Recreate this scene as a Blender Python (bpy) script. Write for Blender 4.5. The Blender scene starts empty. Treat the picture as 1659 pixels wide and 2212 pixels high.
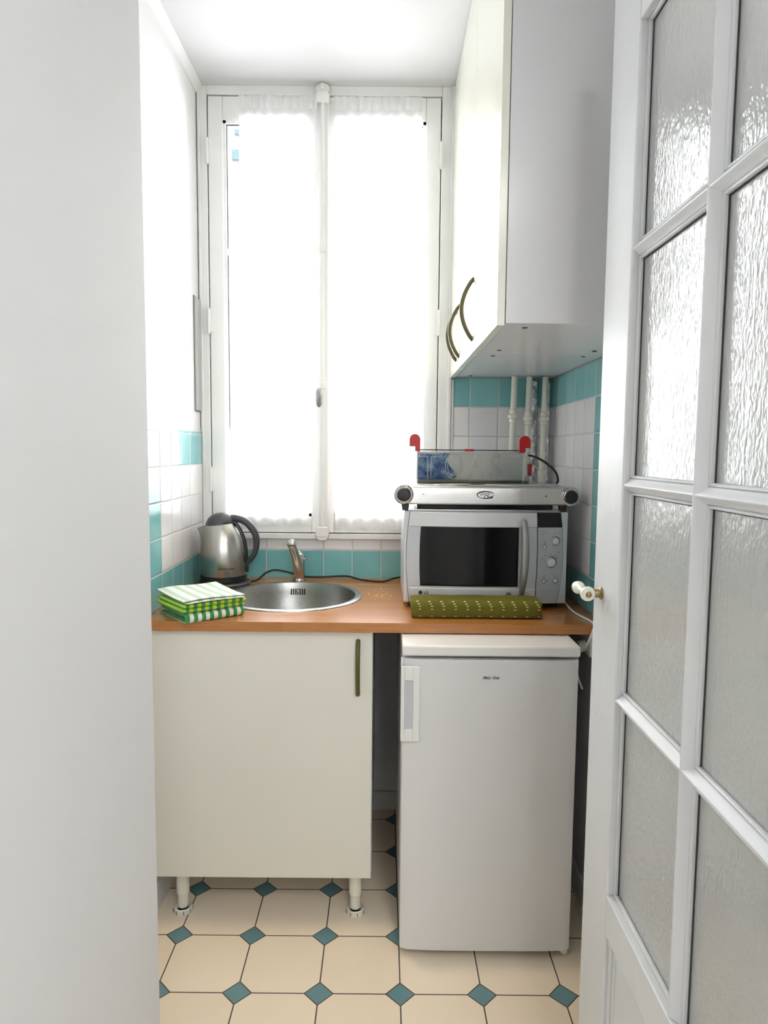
import bpy, bmesh, math, random
from mathutils import Vector, Matrix
random.seed(7)
PI = math.pi
SC = bpy.context.scene
COL = SC.collection

# ---------------------------------------------------------------- camera, world, exposure
H = 1.34
F_PX = 1479.75
PITCH, ROLL, YAW = 0.0873413, -0.0089981, 0.0003
cam = bpy.data.cameras.new('camera')
cam_o = bpy.data.objects.new('camera', cam)
COL.objects.link(cam_o)
fw = Vector((math.sin(YAW) * math.cos(PITCH), math.cos(YAW) * math.cos(PITCH), -math.sin(PITCH)))
rt = Vector((math.cos(YAW), -math.sin(YAW), 0))
dn = fw.cross(rt)
c_, s_ = math.cos(ROLL), math.sin(ROLL)
right = c_ * rt + s_ * dn
down = -s_ * rt + c_ * dn
m = Matrix((right, -down, -fw)).transposed().to_4x4()
m.translation = Vector((0, 0, H))
cam_o.matrix_world = m
cam.sensor_fit = 'VERTICAL'
cam.sensor_height = 36.0
cam.lens = 36.0 * F_PX / 2212.0
cam.clip_start = 0.02
SC.camera = cam_o

SC.view_settings.view_transform = 'Standard'
SC.view_settings.look = 'None'
SC.view_settings.gamma = 1.0
SC.view_settings.use_curve_mapping = False
SC.view_settings.exposure = 0.08

world = bpy.data.worlds.new('overcast_sky')
SC.world = world
world.use_nodes = True
world.node_tree.nodes['Background'].inputs[0].default_value = (0.93, 0.97, 1.0, 1)
world.node_tree.nodes['Background'].inputs[1].default_value = 10.0
# brighter sky above the horizon, dimmer courtyard below it
_nt = world.node_tree
_g = _nt.nodes.new('ShaderNodeNewGeometry')
_s = _nt.nodes.new('ShaderNodeSeparateXYZ')
_r = _nt.nodes.new('ShaderNodeMapRange')
_r.inputs[1].default_value, _r.inputs[2].default_value = -0.15, 0.10
_r.inputs[3].default_value, _r.inputs[4].default_value = 3.5, 11.0
_t = _nt.nodes.new('ShaderNodeTexCoord')
_nt.nodes.remove(_g)
_nt.links.new(_t.outputs['Generated'], _s.inputs[0])
_nt.links.new(_s.outputs[2], _r.inputs[0])
_nt.links.new(_r.outputs[0], _nt.nodes['Background'].inputs[1])


def area(name, loc, rot, sx, sy, power, col=(1, 1, 1)):
    l = bpy.data.lights.new(name, 'AREA')
    l.shape = 'RECTANGLE'
    l.size, l.size_y, l.energy, l.color = sx, sy, power, col
    o = bpy.data.objects.new(name, l)
    COL.objects.link(o)
    o.location, o.rotation_euler = loc, rot
    return o


# daylight arriving from outside through the kitchen window, and an added fill light behind the camera
area('window_daylight', (-0.2, 2.95, 2.0), (math.radians(-78), 0, 0), 1.0, 1.7, 105, (0.95, 0.98, 1.0))
area('hall_fill', (0.7, -2.25, 1.98), (math.radians(84), 0, 0), 0.9, 0.85, 5, (0.96, 0.98, 1.0))

cy = SC.cycles
cy.use_denoising = True
cy.max_bounces = 10
cy.diffuse_bounces = 5
cy.glossy_bounces = 5
cy.transmission_bounces = 8
cy.transparent_max_bounces = 12
cy.sample_clamp_indirect = 6.0
cy.caustics_reflective = False
cy.caustics_refractive = False

# ---------------------------------------------------------------- key dimensions (metres)
XL, XR, YB, ZC = -0.658, 0.607, 2.48, 2.59
ZT = 0.879          # worktop top
TS = 0.104          # wall tile pitch


# ---------------------------------------------------------------- materials
def srgb(r, g, b):
    f = lambda c: c / 12.92 if c <= 0.04045 else ((c + 0.055) / 1.055) ** 2.4
    return (f(r / 255), f(g / 255), f(b / 255), 1)


def pmat(name, col, rough=0.5, metal=0.0, bump=0.0, bscale=60, spec=0.5, trans=0.0, ior=1.45, coat=0.0, var=0.0,
         vscale=4, stretch=(1, 1, 1)):
    m = bpy.data.materials.new(name)
    m.use_nodes = True
    nt = m.node_tree
    p = nt.nodes['Principled BSDF']
    p.inputs['Base Color'].default_value = col
    p.inputs['Roughness'].default_value = rough
    p.inputs['Metallic'].default_value = metal
    p.inputs['Specular IOR Level'].default_value = spec
    p.inputs['Transmission Weight'].default_value = trans
    p.inputs['IOR'].default_value = ior
    p.inputs['Coat Weight'].default_value = coat
    if bump or var:
        g = nt.nodes.new('ShaderNodeNewGeometry')
        mp = nt.nodes.new('ShaderNodeMapping')
        mp.inputs['Scale'].default_value = stretch
        nt.links.new(g.outputs['Position'], mp.inputs[0])
    if bump:
        n = nt.nodes.new('ShaderNodeTexNoise')
        n.inputs['Scale'].default_value = bscale
        n.inputs['Detail'].default_value = 3
        b = nt.nodes.new('ShaderNodeBump')
        b.inputs['Strength'].default_value = bump
        b.inputs['Distance'].default_value = 0.01
        nt.links.new(mp.outputs[0], n.inputs['Vector'])
        nt.links.new(n.outputs[0], b.inputs['Height'])
        nt.links.new(b.outputs[0], p.inputs['Normal'])
    if var:
        n = nt.nodes.new('ShaderNodeTexNoise')
        n.inputs['Scale'].default_value = vscale
        n.inputs['Detail'].default_value = 4
        mx = nt.nodes.new('ShaderNodeMix')
        mx.data_type = 'RGBA'
        mx.inputs[6].default_value = tuple(c * (1 - var) for c in col[:3]) + (1,)
        mx.inputs[7].default_value = tuple(min(1, c * (1 + var)) for c in col[:3]) + (1,)
        nt.links.new(mp.outputs[0], n.inputs['Vector'])
        nt.links.new(n.outputs[0], mx.inputs[0])
        nt.links.new(mx.outputs[2], p.inputs['Base Color'])
    return m


class NB:
    """tiny node-graph builder for maths"""
    def __init__(self, mat):
        self.nt = mat.node_tree

    def m(self, op, a, b=None, c=None):
        n = self.nt.nodes.new('ShaderNodeMath')
        n.operation = op
        for i, v in enumerate((a, b, c)):
            if v is None:
                continue
            if isinstance(v, (int, float)):
                n.inputs[i].default_value = v
            else:
                self.nt.links.new(v, n.inputs[i])
        return n.outputs[0]

    def mix(self, f, a, b):
        n = self.nt.nodes.new('ShaderNodeMix')
        n.data_type = 'RGBA'
        for i, v in ((0, f), (6, a), (7, b)):
            if isinstance(v, (int, float, tuple)):
                n.inputs[i].default_value = v
            else:
                self.nt.links.new(v, n.inputs[i])
        return n.outputs[2]

    def pos(self):
        g = self.nt.nodes.new('ShaderNodeNewGeometry')
        s = self.nt.nodes.new('ShaderNodeSeparateXYZ')
        self.nt.links.new(g.outputs['Position'], s.inputs[0])
        return s.outputs[0], s.outputs[1], s.outputs[2], g.outputs['Position']

    def obj(self):
        g = self.nt.nodes.new('ShaderNodeTexCoord')
        s = self.nt.nodes.new('ShaderNodeSeparateXYZ')
        self.nt.links.new(g.outputs['Object'], s.inputs[0])
        return s.outputs[0], s.outputs[1], s.outputs[2], g.outputs['Object']

    def noise(self, vec, scale, detail=2, stretch=None):
        if stretch:
            mp = self.nt.nodes.new('ShaderNodeMapping')
            mp.inputs['Scale'].default_value = stretch
            self.nt.links.new(vec, mp.inputs[0])
            vec = mp.outputs[0]
        n = self.nt.nodes.new('ShaderNodeTexNoise')
        n.inputs['Scale'].default_value = scale
        n.inputs['Detail'].default_value = detail
        self.nt.links.new(vec, n.inputs['Vector'])
        return n.outputs[0]

    def bump(self, h, strength, dist=0.01):
        b = self.nt.nodes.new('ShaderNodeBump')
        b.inputs['Strength'].default_value = strength
        b.inputs['Distance'].default_value = dist
        self.nt.links.new(h, b.inputs['Height'])
        return b.outputs[0]

    def white(self, a, b):
        c = self.nt.nodes.new('ShaderNodeCombineXYZ')
        self.nt.links.new(a, c.inputs[0])
        self.nt.links.new(b, c.inputs[1])
        w = self.nt.nodes.new('ShaderNodeTexWhiteNoise')
        self.nt.links.new(c.outputs[0], w.inputs['Vector'])
        return w.outputs[0]


def wall_tile_mat(name, axis, u0, blue_u, blue_lo, blue_hi, z0=0.979):
    """glazed wall tiles on a TS grid; blue where the row or column is a border"""
    m = pmat(name, srgb(235, 235, 235), 0.12)
    nb = NB(m)
    p = m.node_tree.nodes['Principled BSDF']
    x, y, z, P = nb.pos()
    u = nb.m('DIVIDE', nb.m('SUBTRACT', x if axis == 'x' else y, u0), TS)
    v = nb.m('DIVIDE', nb.m('SUBTRACT', z, z0), TS)
    fu, fv = nb.m('FRACT', u), nb.m('FRACT', v)
    iu, iv = nb.m('FLOOR', u), nb.m('FLOOR', v)
    du = nb.m('MINIMUM', fu, nb.m('SUBTRACT', 1, fu))
    dv = nb.m('MINIMUM', fv, nb.m('SUBTRACT', 1, fv))
    d = nb.m('MINIMUM', du, dv)
    grout = nb.m('LESS_THAN', d, 0.017)
    rnd = nb.white(iu, iv)
    rnd2 = nb.white(iv, iu)
    blue = nb.m('LESS_THAN', v, float(blue_lo))
    blue = nb.m('MAXIMUM', blue, nb.m('GREATER_THAN', v, float(blue_hi)))
    if blue_u is not None:
        blue = nb.m('MAXIMUM', blue, nb.m('LESS_THAN', u, float(blue_u)))
    n = nb.noise(P, 9, 3)
    t = nb.m('ADD', nb.m('MULTIPLY', rnd, 0.55), nb.m('MULTIPLY', n, 0.5))
    cb = nb.mix(t, srgb(100, 168, 174), srgb(146, 200, 200))
    cw = nb.mix(rnd2, srgb(224, 222, 224), srgb(238, 238, 238))
    c = nb.mix(blue, cw, cb)
    c = nb.mix(grout, c, srgb(196, 196, 190))
    nt = m.node_tree
    nt.links.new(c, p.inputs['Base Color'])
    edge = nb.m('MINIMUM', nb.m('MULTIPLY', d, 22), 1.0)
    ripple = nb.noise(P, 22, 2)
    h = nb.m('ADD', nb.m('MULTIPLY', edge, 0.35), nb.m('MULTIPLY', ripple, 0.30))
    nt.links.new(nb.bump(h, 0.5, 0.006), p.inputs['Normal'])
    nt.links.new(nb.m('ADD', nb.m('MULTIPLY', grout, 0.5), 0.12), p.inputs['Roughness'])
    return m


def floor_mat():
    m = pmat('octagon_floor_tile', srgb(232, 220, 204), 0.28)
    nb = NB(m)
    nt = m.node_tree
    p = nt.nodes['Principled BSDF']
    x, y, z, P = nb.pos()
    S = 0.2026
    u = nb.m('DIVIDE', nb.m('SUBTRACT', x, 0.0515), S)
    v = nb.m('DIVIDE', nb.m('SUBTRACT', y, 1.589), S)
    au = nb.m('ABSOLUTE', nb.m('SUBTRACT', u, nb.m('ROUND', u)))
    av = nb.m('ABSOLUTE', nb.m('SUBTRACT', v, nb.m('ROUND', v)))
    s = nb.m('ADD', au, av)
    dia = nb.m('LESS_THAN', s, 0.172)
    ring = nb.m('LESS_THAN', nb.m('ABSOLUTE', nb.m('SUBTRACT', s, 0.178)), 0.011)
    line = nb.m('LESS_THAN', nb.m('MINIMUM', au, av), 0.0085)
    iu, iv = nb.m('FLOOR', u), nb.m('FLOOR', v)
    n = nb.noise(P, 7, 3)
    rnd = nb.white(iu, iv)
    t = nb.m('ADD', nb.m('MULTIPLY', n, 0.6), nb.m('MULTIPLY', rnd, 0.4))
    cr = nb.mix(t, srgb(236, 221, 198), srgb(247, 234, 213))
    bl = nb.mix(n, srgb(82, 122, 132), srgb(116, 154, 160))
    gr = srgb(84, 74, 66)
    c = nb.mix(line, cr, gr)
    c = nb.mix(dia, c, bl)
    c = nb.mix(ring, c, gr)
    nt.links.new(c, p.inputs['Base Color'])
    g = nb.m('MAXIMUM', ring, nb.m('MULTIPLY', line, nb.m('SUBTRACT', 1, dia)))
    h = nb.m('SUBTRACT', nb.m('MULTIPLY', nb.noise(P, 60, 2), 0.05), nb.m('MULTIPLY', g, 0.5))
    nt.links.new(nb.bump(h, 0.4, 0.003), p.inputs['Normal'])
    return m


def wood_mat():
    m = pmat('worktop_wood', srgb(150, 95, 50), 0.22, coat=0.25)
    nb = NB(m)
    nt = m.node_tree
    p = nt.nodes['Principled BSDF']
    x, y, z, P = nb.pos()
    # butcher-block staves running along x
    row = nb.m('FLOOR', nb.m('DIVIDE', y, 0.045))
    col = nb.m('FLOOR', nb.m('ADD', nb.m('DIVIDE', x, 0.34), nb.m('MULTIPLY', row, 0.37)))
    r = nb.white(row, col)
    n1 = nb.noise(P, 9, 6, (1.2, 16, 16))
    n2 = nb.noise(P, 60, 3, (0.6, 10, 10))
    t = nb.m('ADD', nb.m('MULTIPLY', r, 0.12), nb.m('ADD', nb.m('MULTIPLY', n1, 0.65), nb.m('MULTIPLY', n2, 0.2)))
    c = nb.mix(t, srgb(146, 86, 38), srgb(198, 140, 82))
    nt.links.new(c, p.inputs['Base Color'])
    nt.links.new(nb.bump(n2, 0.08, 0.002), p.inputs['Normal'])
    return m


def obscured_glass_mat():
    m = pmat('hammered_glass', (0.90, 0.92, 0.90, 1), 0.10, trans=0.48, ior=1.5, spec=0.7)
    nb = NB(m)
    nt = m.node_tree
    p = nt.nodes['Principled BSDF']
    x, y, z, P = nb.pos()
    a = nb.noise(P, 165, 1, (1, 1.1, 0.6))
    b = nb.noise(P, 48, 2, (1, 1.1, 0.8))
    h = nb.m('ADD', nb.m('MULTIPLY', a, 0.8), nb.m('MULTIPLY', b, 0.45))
    nt.links.new(nb.bump(h, 0.5, 0.0022), p.inputs['Normal'])
    return m


def clear_glass_mat():
    m = bpy.data.materials.new('clear_window_glass')
    m.use_nodes = True
    nt = m.node_tree
    nt.nodes.clear()
    o = nt.nodes.new('ShaderNodeOutputMaterial')
    mx = nt.nodes.new('ShaderNodeMixShader')
    t = nt.nodes.new('ShaderNodeBsdfTransparent')
    g = nt.nodes.new('ShaderNodeBsdfGlossy')
    g.inputs['Roughness'].default_value = 0.02
    f = nt.nodes.new('ShaderNodeFresnel')
    nt.links.new(f.outputs[0], mx.inputs[0])
    nt.links.new(t.outputs[0], mx.inputs[1])
    nt.links.new(g.outputs[0], mx.inputs[2])
    nt.links.new(mx.outputs[0], o.inputs[0])
    return m


def thin_clear(name, tint, ior):
    m = clear_glass_mat()
    m.name = name
    for n in m.node_tree.nodes:
        if n.type == 'BSDF_TRANSPARENT':
            n.inputs[0].default_value = tint
        if n.type == 'FRESNEL':
            n.inputs[0].default_value = ior
    return m


def curtain_mat():
    m = bpy.data.materials.new('sheer_white_voile')
    m.use_nodes = True
    nt = m.node_tree
    nt.nodes.clear()
    o = nt.nodes.new('ShaderNodeOutputMaterial')
    d = nt.nodes.new('ShaderNodeBsdfDiffuse')
    tl = nt.nodes.new('ShaderNodeBsdfTranslucent')
    tr = nt.nodes.new('ShaderNodeBsdfTransparent')
    for n in (d, tl):
        n.inputs[0].default_value = (0.93, 0.93, 0.93, 1)
    m1 = nt.nodes.new('ShaderNodeMixShader')
    m1.inputs[0].default_value = 0.5
    m2 = nt.nodes.new('ShaderNodeMixShader')
    m2.inputs[0].default_value = 0.30
    nt.links.new(d.outputs[0], m1.inputs[1])
    nt.links.new(tl.outputs[0], m1.inputs[2])
    nt.links.new(m1.outputs[0], m2.inputs[1])
    nt.links.new(tr.outputs[0], m2.inputs[2])
    nt.links.new(m2.outputs[0], o.inputs[0])
    return m


def brushed_mat(name, col, rough, stretch):
    m = pmat(name, col, rough, 1.0)
    nb = NB(m)
    x, y, z, P = nb.pos()
    n = nb.noise(P, 160, 2, stretch)
    p = m.node_tree.nodes['Principled BSDF']
    m.node_tree.links.new(nb.bump(n, 0.12, 0.002), p.inputs['Normal'])
    m.node_tree.links.new(nb.m('ADD', nb.m('MULTIPLY', n, 0.12), rough - 0.05), p.inputs['Roughness'])
    return m


def emis(name, col, s):
    m = bpy.data.materials.new(name)
    m.use_nodes = True
    p = m.node_tree.nodes['Principled BSDF']
    p.inputs['Base Color'].default_value = (0.8, 0.8, 0.8, 1)
    p.inputs['Emission Color'].default_value = col
    p.inputs['Emission Strength'].default_value = s
    return m


M = {}
M['wall'] = pmat('white_wall_paint', srgb(226, 226, 226), 0.6, bump=0.12, bscale=25, var=0.012, vscale=3)
M['wall_grey'] = pmat('matt_white_partition_paint', srgb(224, 225, 226), 0.7, bump=0.10, bscale=18, var=0.015, vscale=2)
M['ceiling'] = pmat('ceiling_paint', srgb(210, 209, 211), 0.7, bump=0.1, bscale=14, var=0.01)
M['gloss'] = pmat('gloss_white_woodwork', srgb(232, 232, 230), 0.3, bump=0.12, bscale=18)
M['door_paint'] = pmat('gloss_white_door_paint', srgb(224, 226, 228), 0.42, bump=0.15, bscale=22)
M['gap_and_shade'] = pmat('dark_joint_and_shade', srgb(60, 58, 58), 0.8)
M['cab'] = pmat('white_melamine', srgb(226, 226, 228), 0.24)
M['cab_door'] = pmat('cream_white_cabinet_front', srgb(226, 224, 214), 0.3, bump=0.02, bscale=90)
M['cab_door_top'] = pmat('cream_gloss_cabinet_front', srgb(240, 240, 226), 0.2)
M['olive'] = pmat('olive_bronze_metal', srgb(92, 88, 62), 0.35, 0.6)
M['olive_green'] = pmat('olive_green_lacquer', srgb(82, 88, 42), 0.35, 0.2)
M['fridge'] = pmat('fridge_white_enamel', srgb(222, 222, 222), 0.33, bump=0.03, bscale=150)
M['plastic_white'] = pmat('white_plastic', srgb(232, 232, 230), 0.35)
M['plastic_recess'] = pmat('grey_white_plastic', srgb(196, 198, 202), 0.4)
M['plastic_warm'] = pmat('warm_white_plastic', srgb(226, 224, 212), 0.35)
M['black'] = pmat('black_plastic', srgb(34, 34, 36), 0.35)
M['charcoal'] = pmat('charcoal_plastic', srgb(62, 62, 66), 0.38)
M['rubber'] = pmat('black_rubber', srgb(28, 28, 28), 0.6)
M['steel'] = brushed_mat('brushed_steel', (0.58, 0.57, 0.55, 1), 0.24, (1, 30, 30))
M['steel_v'] = brushed_mat('brushed_kettle_steel', (0.47, 0.46, 0.43, 1), 0.2, (20, 20, 1))
M['sink'] = brushed_mat('sink_steel', (0.46, 0.45, 0.43, 1), 0.26, (6, 6, 6))
M['chrome'] = pmat('chrome', (0.62, 0.60, 0.58, 1), 0.1, 1.0)
M['silver'] = pmat('silver_plastic', srgb(190, 194, 198), 0.34, 0.35)
M['silver_light'] = pmat('light_silver_plastic', srgb(206, 209, 212), 0.34, 0.3)
M['silver_panel'] = pmat('silver_control_panel', srgb(176, 182, 186), 0.38, 0.3)
M['silver_dark'] = pmat('grey_handle_metal', srgb(150, 152, 152), 0.3, 0.6)
M['black_glass'] = pmat('black_oven_glass', srgb(18, 19, 21), 0.07, spec=0.35)
M['red'] = pmat('red_plastic', srgb(176, 24, 26), 0.35)
M['brass'] = pmat('aged_brass', (0.30, 0.23, 0.11, 1), 0.35, 1.0)
M['porcelain'] = pmat('white_porcelain', srgb(232, 232, 218), 0.12)
M['foil'] = pmat('crinkled_foil', (0.66, 0.68, 0.70, 1), 0.2, 1.0, bump=0.5, bscale=40)
M['text'] = pmat('dark_print', srgb(44, 44, 44), 0.5)
M['text_grey'] = pmat('grey_print', srgb(120, 124, 126), 0.5)
M['badge'] = pmat('pale_badge', srgb(220, 223, 198), 0.2)
M['vent'] = pmat('grey_white_vent', srgb(205, 205, 205), 0.5)
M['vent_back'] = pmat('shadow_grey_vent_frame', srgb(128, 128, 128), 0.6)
M['floor'] = floor_mat()
M['wood'] = wood_mat()
M['obscured'] = obscured_glass_mat()
M['clear'] = clear_glass_mat()
M['curtain'] = curtain_mat()
M['plastic_clear'] = thin_clear('clear_plastic', (0.90, 0.92, 0.92, 1), 1.28)
M['plastic_edge'] = pmat('clear_plastic_edge', (0.55, 0.58, 0.60, 1), 0.06, trans=0.25, ior=1.5, spec=1.0)
M['frosted'] = pmat('milky_plastic', srgb(226, 226, 220), 0.4)
M['blue_film'] = pmat('crinkled_blue_cast', srgb(78, 118, 168), 0.4, 0.0, bump=1.0, bscale=50, var=0.45, vscale=30)  # colour paints the bluish reflection in the toaster front
_nb = NB(M['blue_film'])  # bluish reflection colour, broken up by noise
_bx, _by, _bz, _bp = _nb.pos()
_c = _nb.mix(_nb.m('MINIMUM', 1.0, _nb.m('MAXIMUM', 0.0, _nb.m('MULTIPLY', _nb.m('SUBTRACT', _nb.noise(_bp, 38, 3), 0.42), 4.0))),
             srgb(58, 100, 158), srgb(150, 180, 208))
M['blue_film'].node_tree.links.new(_c, M['blue_film'].node_tree.nodes['Principled BSDF'].inputs['Base Color'])
M['facade'] = pmat('pale_render_facade', srgb(240, 240, 238), 0.8, var=0.03)
M['facade_glass'] = pmat('blue_grey_glazing', srgb(52, 74, 80), 0.4)
M['lamp'] = emis('warm_lamp_glass', (1.0, 0.80, 0.56, 1), 480)
M['t_left'] = wall_tile_mat('left_wall_tiles', 'y', 1.997 - 0.001, 0, 0, 3, 0.979)
M['t_right'] = wall_tile_mat('right_wall_tiles', 'y', 1.976, 0, 0, 5, 0.983)
M['t_back'] = wall_tile_mat('back_wall_tiles', 'x', -0.2175, None, 0, 5, 0.983)


# ---------------------------------------------------------------- mesh helpers
def box(bm, x0, x1, y0, y1, z0, z1):
    v = [bm.verts.new(c) for c in ((x0, y0, z0), (x1, y0, z0), (x1, y1, z0), (x0, y1, z0),
                                   (x0, y0, z1), (x1, y0, z1), (x1, y1, z1), (x0, y1, z1))]
    for f in ((0, 3, 2, 1), (4, 5, 6, 7), (0, 1, 5, 4), (1, 2, 6, 5), (2, 3, 7, 6), (3, 0, 4, 7)):
        bm.faces.new([v[i] for i in f])
    return bm


def ring_frame(d):
    d = d.normalized()
    a = Vector((0, 0, 1)) if abs(d.z) < 0.9 else Vector((1, 0, 0))
    u = d.cross(a).normalized()
    return u, d.cross(u).normalized()


def tube(bm, pts, r, n=12, cap=True, flat=1.0):
    """swept tube through pts; r is a number or list"""
    pts = [Vector(p) for p in pts]
    rs = r if isinstance(r, (list, tuple)) else [r] * len(pts)
    rings = []
    u = None
    for i, p in enumerate(pts):
        d = (pts[min(i + 1, len(pts) - 1)] - pts[max(i - 1, 0)]).normalized()
        if u is None:
            u, w = ring_frame(d)
        else:
            u = (u - d * u.dot(d)).normalized()
            w = d.cross(u)
        rings.append([bm.verts.new(p + (u * math.cos(2 * PI * k / n) * flat + w * math.sin(2 * PI * k / n)) * rs[i])
                      for k in range(n)])
    for a, b in zip(rings, rings[1:]):
        for k in range(n):
            bm.faces.new((a[k], a[(k + 1) % n], b[(k + 1) % n], b[k]))
    if cap:
        bm.faces.new(rings[0][::-1])
        bm.faces.new(rings[-1])
    return bm


def spline(pts, n=8):
    pts = [Vector(p) for p in pts]
    out = []
    for i in range(len(pts) - 1):
        p0, p1, p2, p3 = pts[max(i - 1, 0)], pts[i], pts[i + 1], pts[min(i + 2, len(pts) - 1)]
        for k in range(n):
            t = k / n
            out.append(0.5 * ((2 * p1) + (p2 - p0) * t + (2 * p0 - 5 * p1 + 4 * p2 - p3) * t * t +
                              (3 * p1 - p0 - 3 * p2 + p3) * t ** 3))
    out.append(pts[-1])
    return out


def lathe(bm, prof, c=(0, 0, 0), n=48, axis='z', cap0=False, cap1=False):
    """prof: list of (r, h) or (r, h, dx)"""
    rings = []
    for q in prof:
        r, h = q[0], q[1]
        dx = q[2] if len(q) > 2 else 0
        ring = []
        for k in range(n):
            a = 2 * PI * k / n
            if axis == 'z':
                p = (c[0] + dx + r * math.cos(a), c[1] + r * math.sin(a), c[2] + h)
            elif axis == 'y':   # h runs along -y (towards the camera)
                p = (c[0] + r * math.cos(a), c[1] - h, c[2] + r * math.sin(a))
            else:
                p = (c[0] - h, c[1] + r * math.cos(a), c[2] + r * math.sin(a))
            ring.append(bm.verts.new(p))
        rings.append(ring)
    for a, b in zip(rings, rings[1:]):
        for k in range(n):
            bm.faces.new((a[k], a[(k + 1) % n], b[(k + 1) % n], b[k]))
    if cap0:
        bm.faces.new(rings[0][::-1])
    if cap1:
        bm.faces.new(rings[-1])
    return bm


def prism(bm, poly, axis, a, b):
    """extrude a 2-D polygon along axis from a to b"""
    def P(q, h):
        return {'x': (h, q[0], q[1]), 'y': (q[0], h, q[1]), 'z': (q[0], q[1], h)}[axis]
    v0 = [bm.verts.new(P(q, a)) for q in poly]
    v1 = [bm.verts.new(P(q, b)) for q in poly]
    n = len(poly)
    for k in range(n):
        bm.faces.new((v0[k], v0[(k + 1) % n], v1[(k + 1) % n], v1[k]))
    bm.faces.new(v0[::-1])
    bm.faces.new(v1)
    return bm


def wloc(o):
    v = Vector((0, 0, 0))
    while o is not None:
        v += Vector(o.location)
        o = o.parent
    return v


def obj(name, bm, mat, parent=None, bevel=0.0, seg=2, ang=35, loc=None):
    bmesh.ops.recalc_face_normals(bm, faces=bm.faces[:])
    base = wloc(parent) if parent else Vector((0, 0, 0))
    o_loc = Vector(loc) if loc is not None else base
    for v in bm.verts:
        v.co -= o_loc
    me = bpy.data.meshes.new(name)
    bm.to_mesh(me)
    bm.free()
    me.materials.append(mat)
    for p in me.polygons:
        p.use_smooth = True
    me.set_sharp_from_angle(angle=math.radians(ang))
    o = bpy.data.objects.new(name, me)
    COL.objects.link(o)
    if parent:
        o.parent = parent
    o.location = o_loc - base
    if bevel:
        b = o.modifiers.new('bevel', 'BEVEL')
        b.width, b.segments, b.limit_method, b.angle_limit = bevel, seg, 'ANGLE', math.radians(40)
        b.harden_normals = False
    return o


def B(*a):
    return box(bmesh.new(), *a)


def thing(name, label, cat, loc, group=None):
    o = bpy.data.objects.new(name, None)
    o.empty_display_size = 0.05
    COL.objects.link(o)
    o.location = loc
    o['label'], o['category'] = label, cat
    if group:
        o['group'] = group
    return o


def tag(o, label, cat, group=None, kind=None):
    o['label'], o['category'] = label, cat
    if group:
        o['group'] = group
    if kind:
        o['kind'] = kind
    return o


def struct(o):
    o['kind'] = 'structure'
    return o


def struct_root(name, loc=(0, 0, 0)):
    o = bpy.data.objects.new(name, None)
    o.empty_display_size = 0.05
    COL.objects.link(o)
    o.location = loc
    o['kind'] = 'structure'
    return o


def text(s, size, loc, mat, parent, name='lettering', depth=0.0004, shear=0.0, wide=1.0, bold=0.0, face='y', res=3):
    """raised or printed lettering standing in the xz plane, read from -y, centred on loc"""
    cu = bpy.data.curves.new(name, 'FONT')
    cu.body, cu.size, cu.extrude, cu.shear, cu.offset = s, size, depth, shear, bold
    cu.align_x, cu.align_y, cu.resolution_u = 'CENTER', 'CENTER', res
    t = bpy.data.objects.new(name + '_source', cu)
    COL.objects.link(t)
    dg = bpy.context.evaluated_depsgraph_get()
    me = bpy.data.meshes.new_from_object(t.evaluated_get(dg))
    bpy.data.objects.remove(t)
    bm = bmesh.new()
    bm.from_mesh(me)
    bpy.data.meshes.remove(me)
    for v in bm.verts:
        x, y, z = v.co
        v.co = Vector((x * wide, -z, y)) + Vector(loc)
    return obj(name, bm, mat, parent)


# ---------------------------------------------------------------- the room
HX0, HX1, HY0 = -0.72, 1.5, -2.3
struct(obj('floor', B(HX0, HX1, HY0, YB + 0.02, -0.05, 0.0), M['floor']))
struct(obj('ceiling', B(HX0, HX1, HY0, YB + 0.1, ZC, ZC + 0.08), M['ceiling']))

# kitchen left wall with its tiled splash area
wl = struct(obj('wall_left', B(XL - 0.12, XL, 1.15, YB + 0.2, 0, ZC), M['wall']))
obj('tile_panel', B(XL, XL + 0.006, 1.893, YB, ZT, 1.405), M['t_left'], wl, bevel=0.002)
wr = struct(obj('wall_right', B(XR, XR + 0.12, 0.44, YB + 0.2, 0, ZC), M['wall']))
obj('tile_panel', B(XR - 0.006, XR, 1.872, YB, ZT, 1.607), M['t_right'], wr, bevel=0.002)

# wall under and beside the window
bm = bmesh.new()
WX0, WX1, WZ0 = -0.655, 0.237, 1.024
box(bm, XL - 0.12, XR + 0.12, YB, YB + 0.2, 0, WZ0)
box(bm, WX1, XR + 0.12, YB, YB + 0.2, WZ0, ZC)
box(bm, XL - 0.12, WX0, YB, YB + 0.2, WZ0, ZC)
wb = struct(obj('wall_back', bm, M['wall']))
bm = bmesh.new()
box(bm, XL + 0.006, WX1, YB - 0.006, YB, ZT, WZ0)
box(bm, WX1, XR - 0.006, YB - 0.006, YB, ZT, 1.607)
obj('tile_panel', bm, M['t_back'], wb)

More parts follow.
